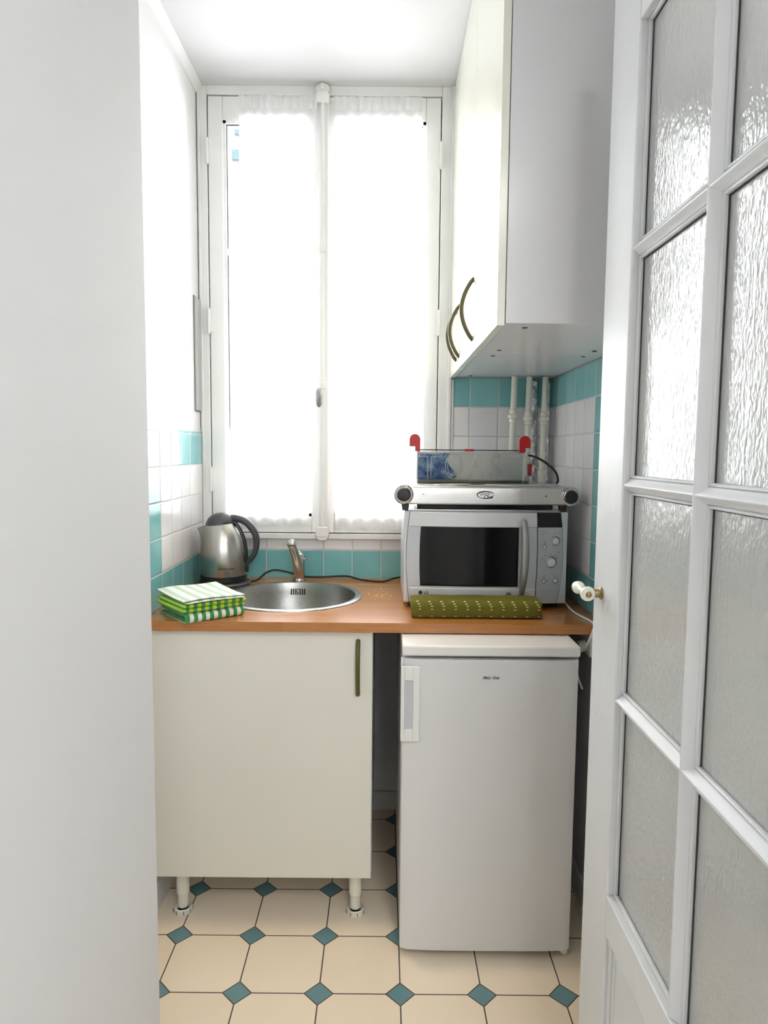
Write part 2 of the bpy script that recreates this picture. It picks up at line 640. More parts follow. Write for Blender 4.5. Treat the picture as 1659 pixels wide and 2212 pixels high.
# plain partition at the left of the picture, beside the doorway
struct(obj('wall_front', B(HX0 - 0.1, -0.394, HY0, 1.15, 0, ZC), M['wall_grey'], bevel=0.004))
struct(obj('wall_hall_right', B(0.418, HX1, 0.30, 0.44, 0, ZC), M['wall']))
struct(obj('wall_hall_side', B(HX1, HX1 + 0.1, HY0, 0.44, 0, ZC), M['wall']))
bm = bmesh.new()
box(bm, HX0 - 0.1, 0.2, HY0 - 0.12, HY0, 0, ZC)
box(bm, 1.2, HX1 + 0.1, HY0 - 0.12, HY0, 0, ZC)
box(bm, 0.2, 1.2, HY0 - 0.12, HY0, 0, 1.5)
box(bm, 0.2, 1.2, HY0 - 0.12, HY0, 2.45, ZC)
struct(obj('wall_rear', bm, M['wall']))
w2 = struct_root('fill_window', (0.7, HY0, 1.5))  # added window out of view, lets fill daylight in from behind
bm = bmesh.new()
for x in (0.2, 0.675, 1.15):
    box(bm, x, x + 0.05, HY0 - 0.09, HY0 - 0.04, 1.5, 2.45)
for z in (1.5, 2.40):
    box(bm, 0.2, 1.2, HY0 - 0.085, HY0 - 0.045, z, z + 0.05)
obj('window_frame', bm, M['gloss'], w2)

# skirting and ceiling moulding
struct(obj('baseboard_left', B(XL, XL + 0.014, 1.15, YB, 0, 0.085), M['gloss'], bevel=0.004))
struct(obj('baseboard_right', B(XR - 0.014, XR, 0.44, YB, 0, 0.085), M['gloss'], bevel=0.004))
struct(obj('baseboard_back', B(XL + 0.014, XR - 0.014, YB - 0.012, YB, 0, 0.07), M['gloss'], bevel=0.004))
struct(obj('trim_1', prism(bmesh.new(), [(XL, ZC), (XL, ZC - 0.03), (XL + 0.006, ZC - 0.03), (XL + 0.010, ZC - 0.018),
                                         (XL + 0.022, ZC - 0.006), (XL + 0.022, ZC)], 'y', 1.15, YB), M['wall']))
# small plaster edge closing the tiles on the left and a bead beside the window on the right
struct(obj('trim_2', B(XL + 0.0005, XL + 0.011, YB - 0.020, YB - 0.001, ZT, 1.42), M['plastic_white'], bevel=0.004))
struct(obj('trim_3', B(WX1 - 0.001, WX1 + 0.009, YB - 0.014, YB, ZT, 1.60), M['plastic_white'], bevel=0.003))

# ---------------------------------------------------------------- the kitchen window
w1 = struct_root('window_1', (-0.21, YB, WZ0))
SX0, SXM, SX1, SZ0, SZ1 = -0.620, -0.221, 0.186, 1.046, 2.556
bm = bmesh.new()
fy0, fy1 = YB - 0.012, YB + 0.05
box(bm, WX0, SX0 - 0.003, fy0, fy1, WZ0, ZC)
box(bm, SX1 + 0.003, WX1, fy0, fy1, WZ0, ZC)
box(bm, SX0 - 0.003, SX1 + 0.003, fy0, fy1, SZ1 + 0.003, ZC)
box(bm, SX0 - 0.003, SX1 + 0.003, fy0 - 0.008, fy1, WZ0, SZ0 - 0.003)
obj('window_frame', bm, M['gloss'], w1, bevel=0.002)
bm = bmesh.new()
box(bm, WX1 - 0.014, WX1 - 0.001, fy0 - 0.008, fy0, WZ0, ZC)
box(bm, WX0, WX0 + 0.010, fy0 - 0.008, fy0, WZ0, ZC)
obj('frame_bead', bm, M['gloss'], w1, bevel=0.003)
# dark rebate seen through the joints
bm = bmesh.new()
box(bm, SX0 - 0.004, SX1 + 0.004, YB + 0.030, YB + 0.034, SZ1 - 0.004, SZ1 + 0.004)
box(bm, SX0 - 0.004, SX1 + 0.004, YB + 0.030, YB + 0.034, SZ0 - 0.004, SZ0 + 0.004)
box(bm, SX0 - 0.004, SX0 + 0.004, YB + 0.030, YB + 0.034, SZ0, SZ1)
box(bm, SX1 - 0.004, SX1 + 0.004, YB + 0.030, YB + 0.034, SZ0, SZ1)
obj('rebate', bm, M['gap_and_shade'], w1)


def sash(x0, x1, gx0, gx1):
    bm = bmesh.new()
    y0, y1 = YB - 0.008, YB + 0.03
    gz0, gz1 = 1.105, 2.478
    box(bm, x0, gx0, y0, y1, SZ0, SZ1)
    box(bm, gx1, x1, y0, y1, SZ0, SZ1)
    box(bm, gx0, gx1, y0, y1, SZ0, gz0)
    box(bm, gx0, gx1, y0, y1, gz1, SZ1)
    s = obj('sash', bm, M['gloss'], w1, bevel=0.003)
    obj('muntin', B(gx0, gx1, YB + 0.004, YB + 0.026, 2.027, 2.049), M['gloss'], s, bevel=0.003)
    obj('glass_pane', B(gx0 - 0.004, gx1 + 0.004, YB + 0.014, YB + 0.017, gz0 - 0.004, gz1 + 0.004), M['clear'], s)
    bm = bmesh.new()
    for a in ((gx0 + 0.010, gx0 + 0.0125, gz0, gz1 - 0.01), (gx0 + 0.010, gx1, gz1 - 0.0125, gz1 - 0.010)):
        box(bm, a[0], a[1], YB + 0.008, YB + 0.0135, a[2], a[3])
    obj('shade_line', bm, M['gap_and_shade'], s)  # dark strips painting the shaded outline of the glass
    bm = bmesh.new()
    t = 0.010
    for a in ((gx0, gx0 + t, gz0, gz1), (gx1 - t, gx1, gz0, gz1), (gx0, gx1, gz0, gz0 + t), (gx0, gx1, gz1 - t, gz1)):
        box(bm, a[0], a[1], YB - 0.002, YB + 0.012, a[2], a[3])
    obj('glazing_bead', bm, M['gloss'], s)
    return s


sl = sash(SX0, SXM - 0.001, -0.569, -0.262)
sr = sash(SXM + 0.001, SX1, -0.180, 0.135)
for s, x, zs in ((sl, SX0 - 0.002, (2.37, 1.795, 1.237)), (sr, SX1 + 0.002, (2.362, 1.794, 1.237))):
    for z in zs:
        bm = bmesh.new()
        tube(bm, [(x, YB - 0.018, z - 0.046), (x, YB - 0.018, z - 0.042), (x, YB - 0.018, z + 0.042), (x, YB - 0.018, z + 0.046)],
             [0.003, 0.006, 0.006, 0.003], 12)
        box(bm, x - 0.012, x + 0.012, YB - 0.013, YB - 0.008, z - 0.038, z + 0.038)
        obj('hinge', bm, M['gloss'], s)
# espagnolette bolt on the meeting stiles
mb = obj('meeting_bead', B(-0.234, -0.199, YB - 0.020, YB - 0.008, SZ0 + 0.004, SZ1 - 0.004), M['gloss'], w1, bevel=0.005)
rod = obj('bolt_rod', tube(bmesh.new(), [(-0.221, YB - 0.028, 1.05), (-0.221, YB - 0.028, 2.555)], 0.0075, 14), M['gloss'], w1)
bm = bmesh.new()
for (z, k) in ((2.545, 1), (1.052, -1)):
    prism(bm, [(-0.243, z - 0.02), (-0.199, z - 0.02), (-0.196, z), (-0.203, z + 0.018), (-0.239, z + 0.018), (-0.246, z)],
          'y', YB - 0.037, YB - 0.020)
obj('keeper', bm, M['gloss'], rod, bevel=0.003)
bm = bmesh.new()
prism(bm, [(-0.247, 2.562), (-0.195, 2.562), (-0.198, 2.580), (-0.212, 2.589), (-0.230, 2.589), (-0.244, 2.580)], 'y', YB - 0.034, YB - 0.012)
tube(bm, [(-0.221, YB - 0.035, 2.566), (-0.221, YB - 0.035, 2.586)], 0.008, 12)
obj('keeper', bm, M['gloss'], w1, bevel=0.004)
bm = bmesh.new()
prism(bm, [(-0.245, 1.041), (-0.197, 1.041), (-0.199, 1.030), (-0.210, 1.020), (-0.232, 1.020), (-0.243, 1.030)], 'y', YB - 0.036, YB - 0.020)
obj('keeper', bm, M['gloss'], w1, bevel=0.003)
bm = bmesh.new()
box(bm, -0.231, -0.211, YB - 0.036, YB - 0.020, 2.03, 2.075)
box(bm, -0.231, -0.211, YB - 0.036, YB - 0.020, 1.56, 1.60)
obj('rod_guide', bm, M['gloss'], rod, bevel=0.003)
bm = bmesh.new()
tube(bm, [(-0.228, YB - 0.036, 1.527), (-0.229, YB - 0.052, 1.527)], 0.006, 10)
for k in range(1):
    n, rr = 24, []
    prof = [(0.2, 0.0), (0.75, 0.001), (1.0, 0.005), (1.0, 0.009), (0.75, 0.014), (0.35, 0.018), (0.0001, 0.019)]
    rings = []
    for (q, h) in prof:
        rings.append([bm.verts.new((-0.231 + 0.0125 * q * math.cos(2 * PI * j / n), YB - 0.050 - h,
                                    1.527 + 0.033 * q * math.sin(2 * PI * j / n))) for j in range(n)])
    for a, b in zip(rings, rings[1:]):
        for j in range(n):
            bm.faces.new((a[j], a[(j + 1) % n], b[(j + 1) % n], b[j]))
obj('turn_knob', bm, M['silver_dark'], rod)


def curtain(x0t, x1t, x0b, x1b, z0, z1, label, folds, ph):
    t = thing('curtain', label, 'curtain', ((x0t + x1t) / 2, YB - 0.03, z1), 'sheer curtains on the window sashes')
    bm = bmesh.new()
    nu, nv = 110, 40
    g = []
    for j in range(nv + 1):
        v = j / nv
        z = z1 + (z0 - z1) * v
        e = v ** 1.6
        xa, xb = x0t + (x0b - x0t) * e, x1t + (x1b - x1t) * e
        row = []
        for i in range(nu + 1):
            u = i / nu
            amp = 0.0035 + 0.006 * v
            dy = amp * math.sin(2 * PI * folds * u + ph + 0.9 * math.sin(4 * u + ph) + 0.8 * v) + 0.0015 * math.sin(31 * u + 5 * v)
            dz = 0.004 * math.sin(2 * PI * folds * 1.3 * u + ph) * (1 if j == 0 else 0)
            row.append(bm.verts.new((xa + (xb - xa) * u + 0.004 * math.sin(9 * u + 3 * v), YB - 0.030 + dy, z + dz)))
        g.append(row)
    for j in range(nv):
        for i in range(nu):
            bm.faces.new((g[j][i], g[j][i + 1], g[j + 1][i + 1], g[j + 1][i]))
    obj('curtain_cloth', bm, M['curtain'], t)
    # doubled heading band at the top
    bm = bmesh.new()
    g = []
    for j in range(5):
        z = z1 - 0.045 * j / 4
        row = []
        for i in range(nu + 1):
            u = i / nu
            dy = 0.0055 * math.sin(2 * PI * folds * 1.6 * u + ph) * (0.4 + j / 5)
            row.append(bm.verts.new((x0t + (x1t - x0t) * u, YB - 0.038 + dy, z)))
        g.append(row)
    for j in range(4):
        for i in range(nu):
            bm.faces.new((g[j][i], g[j][i + 1], g[j + 1][i + 1], g[j + 1][i]))
    obj('heading', bm, M['curtain'], t)
    obj('curtain_wire', tube(bmesh.new(), [(x0t - 0.01, YB - 0.034, z1 - 0.008), (x1t + 0.006, YB - 0.034, z1 - 0.008)], 0.0018, 8),
        M['gloss'], t)


curtain(-0.507, -0.240, -0.578, -0.268, 1.075, 2.545, 'white sheer curtain on the left window sash, next to the uncovered strip of glass', 6, 0.4)
curtain(-0.184, 0.118, -0.176, 0.176, 1.060, 2.543, 'white sheer curtain on the right window sash, beside the wall cupboards', 7, 2.1)

# ---------------------------------------------------------------- outside
bld = thing('apartment_building', 'pale building facade seen through the uncovered strip of window glass', 'building', (-1.0, 10.0, -6))
bm = bmesh.new()
box(bm, -7, 5, 10.0, 12.0, -6, 7.4)
obj('facade_wall', bm, M['facade'], bld)
for (xa, xb, za, zb) in ((-2.17, -1.75, 5.38, 5.53), (-2.13, -1.75, 5.72, 5.80)):
    obj('facade_window', B(xa, xb, 9.95, 10.02, za, zb), M['facade_glass'], bld, bevel=0.01)

# ---------------------------------------------------------------- vent on the left wall
vt = thing('vent_grille', 'narrow tall grey-white vent grille on the left wall beside the window', 'vent', (XL, 2.43, 1.475))
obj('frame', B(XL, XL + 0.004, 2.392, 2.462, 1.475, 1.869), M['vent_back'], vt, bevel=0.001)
for i in range(7):
    y = 2.397 + i * 0.009
    obj('slat', B(XL + 0.004, XL + 0.009, y, y + 0.004, 1.480, 1.864), M['vent'], vt)

# ---------------------------------------------------------------- the glazed door, standing open at the right
d1 = struct_root('door_1', (0.40, 0.46, 0.0))
DX0, DX1 = 0.378, 0.414
DY1, DY0 = 1.213, 0.470
GY = [(1.086, 0.853), (0.824, 0.586)]
GZ = [(0.604, 0.929), (0.951, 1.280), (1.302, 1.644), (1.666, 1.989)]
obj('stile', B(DX0, DX1, GY[0][0], DY1, 0.01, 2.13), M['door_paint'], d1, bevel=0.003)
obj('stile', B(DX0, DX1, DY0, GY[1][1], 0.01, 2.13), M['door_paint'], d1, bevel=0.003)
obj('rail', B(DX0, DX1, GY[1][1], GY[0][0], 1.989, 2.13), M['door_paint'], d1, bevel=0.002)
obj('rail', B(DX0, DX1, GY[1][1], GY[0][0], 0.535, 0.604), M['door_paint'], d1, bevel=0.002)
obj('rail', B(DX0, DX1, GY[1][1], GY[0][0], 0.01, 0.12), M['door_paint'], d1, bevel=0.002)


def bar_poly(a0, a1, x0, x1):
    mid, w = (a0 + a1) / 2, (a1 - a0) / 2
    return [(x0 + 0.004, mid - w * 0.35), (x0, mid), (x0 + 0.004, mid + w * 0.35), (x0 + 0.007, mid + w * 0.5),
            (x0 + 0.012, a1), (x1 - 0.010, a1), (x1, mid + w * 0.4), (x1, mid - w * 0.4), (x1 - 0.010, a0),
            (x0 + 0.012, a0), (x0 + 0.007, mid - w * 0.5)]


# vertical glazing bar
bm = bmesh.new()
prism(bm, bar_poly(GY[1][0], GY[0][1], DX0, DX1), 'z', 0.604, 1.989)
obj('muntin', bm, M['door_paint'], d1, bevel=0.002)
for (z0, z1) in ((0.929, 0.951), (1.280, 1.302), (1.644, 1.666)):
    bm = bmesh.new()
    prism(bm, [(x, z) for x, z in bar_poly(z0, z1, DX0 + 0.0005, DX1)], 'y', GY[1][1], GY[0][0])
    obj('muntin', bm, M['door_paint'], d1, bevel=0.002)
# mouldings round every light, and the glass
for (ya, yb) in GY:
    for (z0, z1) in GZ:
        t, d = 0.0045, 0.010
        bm = bmesh.new()
        for (a, b, c, e) in ((yb, yb + t, z0, z1), (ya - t, ya, z0, z1), (yb, ya, z0, z0 + t), (yb, ya, z1 - t, z1)):
            box(bm, DX0 + 0.0115, DX0 + 0.019, a, b, c, e)
        obj('glazing_bead', bm, M['door_paint'], d1, bevel=0.003)
        obj('glass_pane', B(DX0 + 0.019, DX0 + 0.0225, yb - 0.004, ya + 0.004, z0 - 0.004, z1 + 0.004), M['obscured'], d1)
        bm = bmesh.new()
        for (a, b, c, e) in ((yb, yb + 0.002, z0, z1), (ya - t - 0.0016, ya - t, z0, z1), (yb, ya, z1 - t - 0.0016, z1 - t)):
            box(bm, DX0 + 0.0175, DX0 + 0.0188, a, b, c, e)
        obj('shade_line', bm, M['gap_and_shade'], d1)  # dark strips imitating shade along the pane edges
# lower timber panel with its moulding
obj('panel', B(DX0 + 0.012, DX1 - 0.012, GY[1][1], GY[0][0], 0.12, 0.535), M['door_paint'], d1)
bm = bmesh.new()
for (o, w, xx) in ((0.0, 0.012, 0.006), (0.016, 0.008, 0.009)):
    a, b, c, e = GY[1][1] + o, GY[0][0] - o, 0.12 + o, 0.535 - o
    box(bm, DX0 + xx, DX0 + 0.014, a, b, e - w, e)
    box(bm, DX0 + xx, DX0 + 0.014, a, b, c, c + w)
    box(bm, DX0 + xx, DX0 + 0.014, a, a + w, c, e)
    box(bm, DX0 + xx, DX0 + 0.014, b - w, b, c, e)
obj('panel_moulding', bm, M['door_paint'], d1, bevel=0.003)
# porcelain lever handle
hd = obj('door_handle', lathe(bmesh.new(), [(0.0105, 0.0), (0.0105, 0.003), (0.0075, 0.005), (0.0075, 0.012), (0.006, 0.015), (0.005, 0.029), (0.003, 0.030)],
                              (DX0, 1.168, 1.100), 20, 'x', True, True), M['brass'], d1)
KX = DX0 - 0.026
obj('porcelain_grip', lathe(bmesh.new(), [(0.005, -0.062), (0.0105, -0.058), (0.0118, -0.050), (0.010, -0.040), (0.0066, -0.030), (0.0066, -0.012),
                                         (0.009, -0.004), (0.0122, 0.002), (0.0130, 0.006), (0.0118, 0.010), (0.006, 0.012)],
                            (KX, 1.168, 1.100), 28, 'y', True, True), M['porcelain'], hd)
obj('brass_cap', lathe(bmesh.new(), [(0.0050, 0.010), (0.0050, 0.014), (0.0036, 0.017), (0.001, 0.018)], (KX, 1.168, 1.100), 20, 'y', True, True), M['brass'], hd)
obj('frame_leaf', B(0.4180, 0.445, 0.441, 0.468, 0.0, 2.16), M['door_paint'], d1)

# ---------------------------------------------------------------- worktop with the round cut-out
SCX, SCY = -0.293, 2.160
WTX0, WTX1, WTY0, WTY1 = XL + 0.001, XR - 0.001, 1.82, YB - 0.007


def worktop():
    bm = bmesh.new()
    R0, N = 0.208, 96
    angs = [2 * PI * k / N for k in range(N)]
    for cx_, cy_ in ((WTX0, WTY0), (WTX1, WTY0), (WTX1, WTY1), (WTX0, WTY1)):
        angs.append(math.atan2(cy_ - SCY, cx_ - SCX) % (2 * PI))
    angs = sorted(angs)
    cols = []
    for a in angs:
        dx, dy = math.cos(a), math.sin(a)
        ts = []
        if dx > 1e-9: ts.append((WTX1 - SCX) / dx)
        if dx < -1e-9: ts.append((WTX0 - SCX) / dx)
        if dy > 1e-9: ts.append((WTY1 - SCY) / dy)
        if dy < -1e-9: ts.append((WTY0 - SCY) / dy)
        t = min(ts)
        r = min(R0, t - 0.001)
        o = [bm.verts.new((SCX + dx * q, SCY + dy * q, z)) for q in (r, t) for z in (ZT, ZT - 0.027)]
        cols.append(o)
    n = len(cols)
    for k in range(n):
        a, b = cols[k], cols[(k + 1) % n]
        bm.faces.new((a[0], a[2], b[2], b[0]))
        bm.faces.new((a[1], b[1], b[3], a[3]))
        bm.faces.new((a[0], b[0], b[1], a[1]))
        bm.faces.new((a[2], a[3], b[3], b[2]))
    return bm


tag(obj('worktop', worktop(), M['wood']), 'long brown wooden worktop across the kitchen over the cabinet and fridge', 'worktop')

# ---------------------------------------------------------------- sink
sk = thing('sink', 'round stainless steel sink bowl set into the wooden worktop', 'sink', (SCX, SCY, ZT))
RO = 0.226
obj('bowl', lathe(bmesh.new(), [(0.2045, 0.0035), (0.203, -0.004), (0.199, -0.03), (0.195, -0.10), (0.184, -0.125), (0.16, -0.139), (0.05, -0.146),
                                (0.032, -0.150)], (SCX, SCY, ZT), 96), M['sink'], sk)
obj('rim', lathe(bmesh.new(), [(RO, 0.0002), (RO - 0.001, 0.0025), (RO - 0.004, 0.0042), (0.210, 0.0046), (0.2045, 0.0035)],
                 (SCX, SCY, ZT), 96), M['sink'], sk)
obj('drain', lathe(bmesh.new(), [(0.040, -0.1455), (0.036, -0.1435), (0.028, -0.1435), (0.026, -0.148), (0.001, -0.148)], (SCX, SCY, ZT), 40), M['chrome'], sk)
for i in range(7):
    a = PI / 2 + 0.02 + (3 - i) * 0.0385
    bm = B(-0.0022, 0.0022, -0.0015, 0.003, -0.0105, 0.0105)
    for v in bm.verts:
        r = 0.1985 + v.co.y
        aa = a - v.co.x / 0.1985
        v.co = Vector((SCX + r * math.cos(aa), SCY + r * math.sin(aa), ZT - 0.0275 + v.co.z))
    obj('overflow_slot', bm, M['black'], sk)
obj('overflow_screw', lathe(bmesh.new(), [(0.006, -0.002), (0.006, 0.001), (0.001, 0.002)], (SCX - 0.003, SCY + 0.1955, ZT - 0.0275), 16, 'y', True, True), M['chrome'], sk)

# ---------------------------------------------------------------- tap
tp = thing('faucet', 'chrome mixer tap standing behind the round sink', 'faucet', (-0.300, 2.424, ZT))
TX, TY = -0.300, 2.424
obj('base_ring', lathe(bmesh.new(), [(0.0245, 0.0), (0.0245, 0.004), (0.023, 0.008), (0.0200, 0.009)], (TX, TY, ZT), 32), M['chrome'], tp)
obj('body', lathe(bmesh.new(), [(0.0205, 0.004), (0.0200, 0.075), (0.0180, 0.092), (0.012, 0.100), (0.001, 0.108)], (TX, TY, ZT), 32), M['chrome'], tp)
obj('spout', tube(bmesh.new(), spline([(TX, TY - 0.002, ZT + 0.020), (TX - 0.002, TY - 0.025, ZT + 0.055), (TX - 0.006, TY - 0.075, ZT + 0.105),
                                       (TX - 0.010, TY - 0.128, ZT + 0.146)], 6),
                  [0.0195 - 0.0060 * k / 18 for k in range(19)], 24), M['chrome'], tp)
obj('spout_tip', lathe(bmesh.new(), [(0.008, -0.018), (0.0150, -0.013), (0.0160, 0.0), (0.0150, 0.008), (0.008, 0.011), (0.001, 0.012)],
                       (TX - 0.0105, TY - 0.128, ZT + 0.150), 28, 'y', True, True), M['chrome'], tp)
obj('lever', tube(bmesh.new(), [(TX + 0.012, TY, ZT + 0.075), (TX + 0.026, TY - 0.01, ZT + 0.082)], [0.0045, 0.0035], 12), M['chrome'], tp)

# ---------------------------------------------------------------- electric kettle
KXc, KYc = -0.551, 2.34
kt = thing('electric_kettle', 'brushed steel electric kettle with black handle in the left corner', 'kettle', (KXc, KYc, ZT))
obj('power_base', lathe(bmesh.new(), [(0.072, 0.0), (0.086, 0.002), (0.088, 0.008), (0.084, 0.013), (0.070, 0.016), (0.001, 0.016)],
                        (KXc + 0.004, KYc, ZT), 48, cap0=True), M['charcoal'], kt)
obj('bottom_band', lathe(bmesh.new(), [(0.070, 0.016), (0.0785, 0.018), (0.0785, 0.036), (0.075, 0.037)], (KXc, KYc, ZT), 48), M['black'], kt)
body_prof = [(0.0775, 0.037), (0.078, 0.045), (0.0785, 0.075), (0.0775, 0.105, -0.0005), (0.0745, 0.135, -0.001), (0.0695, 0.160, -0.002),
             (0.0625, 0.182, -0.004), (0.0555, 0.199, -0.007), (0.0495, 0.2125, -0.010)]


def shear_top(bm, z_from, z_to, k, cx_):
    for v in bm.verts:
        t = max(0, min(1, (v.co.z - z_from) / (z_to - z_from)))
        v.co.z += t * k * (v.co.x - cx_)


bm = lathe(bmesh.new(), body_prof, (KXc, KYc, ZT), 64)
# pouring lip pulled out of the left side
for v in bm.verts:
    a = math.atan2(v.co.y - KYc, v.co.x - KXc)
    da = abs(abs(a) - PI)
    zz = (v.co.z - ZT - 0.125) / 0.085
    if zz > 0 and da < 0.62:
        w = (1 - da / 0.62)
        v.co.x -= 0.031 * w ** 1.1 * min(1, zz) ** 1.9
        v.co.z -= 0.010 * w * min(1, zz) ** 3
shear_top(bm, ZT + 0.13, ZT + 0.21, 0.09, KXc)
bod = obj('body', bm, M['steel_v'], kt)
bm = lathe(bmesh.new(), [(0.0505, 0.2105), (0.0500, 0.214), (0.0475, 0.222), (0.0405, 0.235), (0.029, 0.2445), (0.015, 0.249), (0.0005, 0.250)],
           (KXc - 0.010, KYc, ZT), 48)
shear_top(bm, ZT + 0.13, ZT + 0.21, 0.09, KXc)
obj('lid', bm, M['charcoal'], kt)
pth = spline([(KXc + 0.020, KYc, ZT + 0.230), (KXc + 0.046, KYc, ZT + 0.2295), (KXc + 0.080, KYc, ZT + 0.216), (KXc + 0.106, KYc, ZT + 0.184),
              (KXc + 0.114, KYc, ZT + 0.148), (KXc + 0.106, KYc, ZT + 0.108), (KXc + 0.077, KYc, ZT + 0.069)], 8)
n = len(pth)
obj('handle', tube(bmesh.new(), pth, [0.0115 - 0.0035 * max(0, (k / n - 0.45)) / 0.55 + 0.001 * math.sin(k / n * PI) for k in range(n)], 16, flat=1.0), M['charcoal'], kt)
gpts = []
for (r, h, *dx) in body_prof[1:]:
    gpts.append((KXc + (dx[0] if dx else 0) + r + 0.0005, KYc, ZT + h + 0.09 * r * max(0, min(1, (h - 0.13) / 0.08))))
bm = tube(bmesh.new(), spline(gpts, 3), 0.0075, 10)
obj('water_gauge', bm, M['black'], kt)
kl = text('Russell Hobbs', 0.0085, (KXc + 0.026, KYc, ZT + 0.066), M['text'], kt, 'lettering', 0.0002, 0.25)
for v in kl.data.vertices:
    v.co.y = -math.sqrt(0.0793 ** 2 - v.co.x ** 2)   # lettering lies on the round steel side
cpts = [(KXc + 0.085, 2.36, ZT + 0.006), (-0.445, 2.40, ZT + 0.006), (-0.425, 2.445, ZT + 0.022), (-0.397, 2.462, ZT + 0.030), (-0.36, 2.462, ZT + 0.026),
        (-0.322, 2.462, ZT + 0.016), (-0.28, 2.455, ZT + 0.008), (-0.213, 2.455, ZT + 0.008), (-0.135, 2.462, ZT + 0.010), (-0.09, 2.435, ZT + 0.005),
        (-0.045, 2.405, ZT + 0.004), (0.004, 2.400, ZT + 0.004), (0.04, 2.43, ZT + 0.010), (0.10, 2.462, ZT + 0.014)]
obj('power_cord', tube(bmesh.new(), spline(cpts, 8), 0.0036, 8), M['rubber'], kt)

# ---------------------------------------------------------------- folded towels
TO = Vector((-0.522, 1.784, ZT))
TA = math.radians(40)
TU, TV = Vector((math.cos(TA), math.sin(TA), 0)), Vector((-math.sin(TA), math.cos(TA), 0))


def towel_mat(name, cols, pitch, duty, check=None, rim=None):
    m = pmat(name, cols[0], 0.9, bump=0.5, bscale=500)
    nb = NB(m)
    nt = m.node_tree
    p = nt.nodes['Principled BSDF']
    p.inputs['Sheen Weight'].default_value = 0.2
    x, y, z, P = nb.obj()
    f = nb.m('FRACT', nb.m('DIVIDE', x, pitch))
    s = nb.m('LESS_THAN', f, duty)
    c = nb.mix(s, cols[0], cols[1])
    if check:
        g = nb.m('FRACT', nb.m('DIVIDE', nb.m('ADD', y, z), pitch))
        c2 = nb.mix(s, check[0], check[1])
        c = nb.mix(nb.m('LESS_THAN', g, 0.5), c, c2)
    if rim:
        c = nb.mix(nb.m('LESS_THAN', x, 0.002), c, nb.mix(nb.m('LESS_THAN', nb.m('FRACT', nb.m('DIVIDE', z, 0.0115)), 0.4), rim, cols[0]))
    nt.links.new(c, p.inputs['Base Color'])
    return m


def cloth_slab(u0, u1, v0, v1, z0, h, sag, nu=56, nv=44, e=10, pw=0.42):
    """a padded fold of cloth; local coordinates (u, v, z)"""
    bm = bmesh.new()
    top, bot = [], []
    for j in range(nv + 1):
        rt_, rb = [], []
        for i in range(nu + 1):
            s = -math.cos(PI * i / nu)
            t = -math.cos(PI * j / nv)
            u = u0 + (u1 - u0) * (s + 1) / 2
            v = v0 + (v1 - v0) * (t + 1) / 2
            ht = h / 2 * max(0.0, (1 - abs(s) ** e) * (1 - abs(t) ** e)) ** pw
            mid = z0 + h / 2 + sag(u, v)
            rt_.append(bm.verts.new((u, v, mid + ht)))
            edge = i in (0, nu) or j in (0, nv)
            rb.append(rt_[-1] if edge else bm.verts.new((u, v, mid - ht)))
        top.append(rt_)
        bot.append(rb)
    for j in range(nv):
        for i in range(nu):
            bm.faces.new((top[j][i], top[j][i + 1], top[j + 1][i + 1], top[j + 1][i]))
            q = (bot[j][i], bot[j + 1][i], bot[j + 1][i + 1], bot[j][i + 1])
            if len(set(q)) >= 3:
                try:
                    bm.faces.new(q)
                except ValueError:
                    pass
    return bm


def merge(dst, src):
    me = bpy.data.meshes.new('tmp')
    src.to_mesh(me)
    dst.from_mesh(me)
    bpy.data.meshes.remove(me)
    src.free()
    return dst


def towel(bms, mat, label, zrot=0.0, off=(0, 0)):
    bm = bms[0]
    for b in bms[1:]:
        merge(bm, b)
    o = obj('dish_towel', bm, mat, None, ang=60)
    o.location = TO + TU * off[0] + TV * off[1]
    o.rotation_euler = (0, 0, TA + zrot)
    return tag(o, label, 'towel', 'dish towels folded on the worktop')


green, lime, pale = srgb(46, 150, 66), srgb(190, 214, 34), srgb(194, 219, 195)
white = srgb(244, 244, 236)
wob = lambda a: (lambda u, v: a * math.sin(14 * u + 1) + a * 0.6 * math.sin(23 * v + 9 * u))


def ribbon_fold(u0, u1, v0, v1, z0, h, th):
    """cloth folded back over itself, rounded fold towards the front; end-on layers stay visible"""
    bm = bmesh.new()
    r = h / 2 - th / 2
    path = [(v1, z0 + th / 2)] + [(v0 + r + 0.002 - r * math.sin(a), z0 + h / 2 - r * math.cos(a)) for a in
                                  [PI * k / 10 for k in range(11)]] + [(v1 - 0.01, z0 + h - th / 2)]
    nu = 12
    for side in (1,):
        outer, inner = [], []
        for k, (v, z) in enumerate(path):
            p0, p1 = path[max(0, k - 1)], path[min(len(path) - 1, k + 1)]
            d = Vector((p1[0] - p0[0], p1[1] - p0[1])).normalized()
            nrm = Vector((d.y, -d.x)) * th / 2
            outer.append((v + nrm.x, z + nrm.y))
            inner.append((v - nrm.x, z - nrm.y))
        poly = outer + inner[::-1]
        prism(bm, poly, 'x', u0, u1)
    return bm


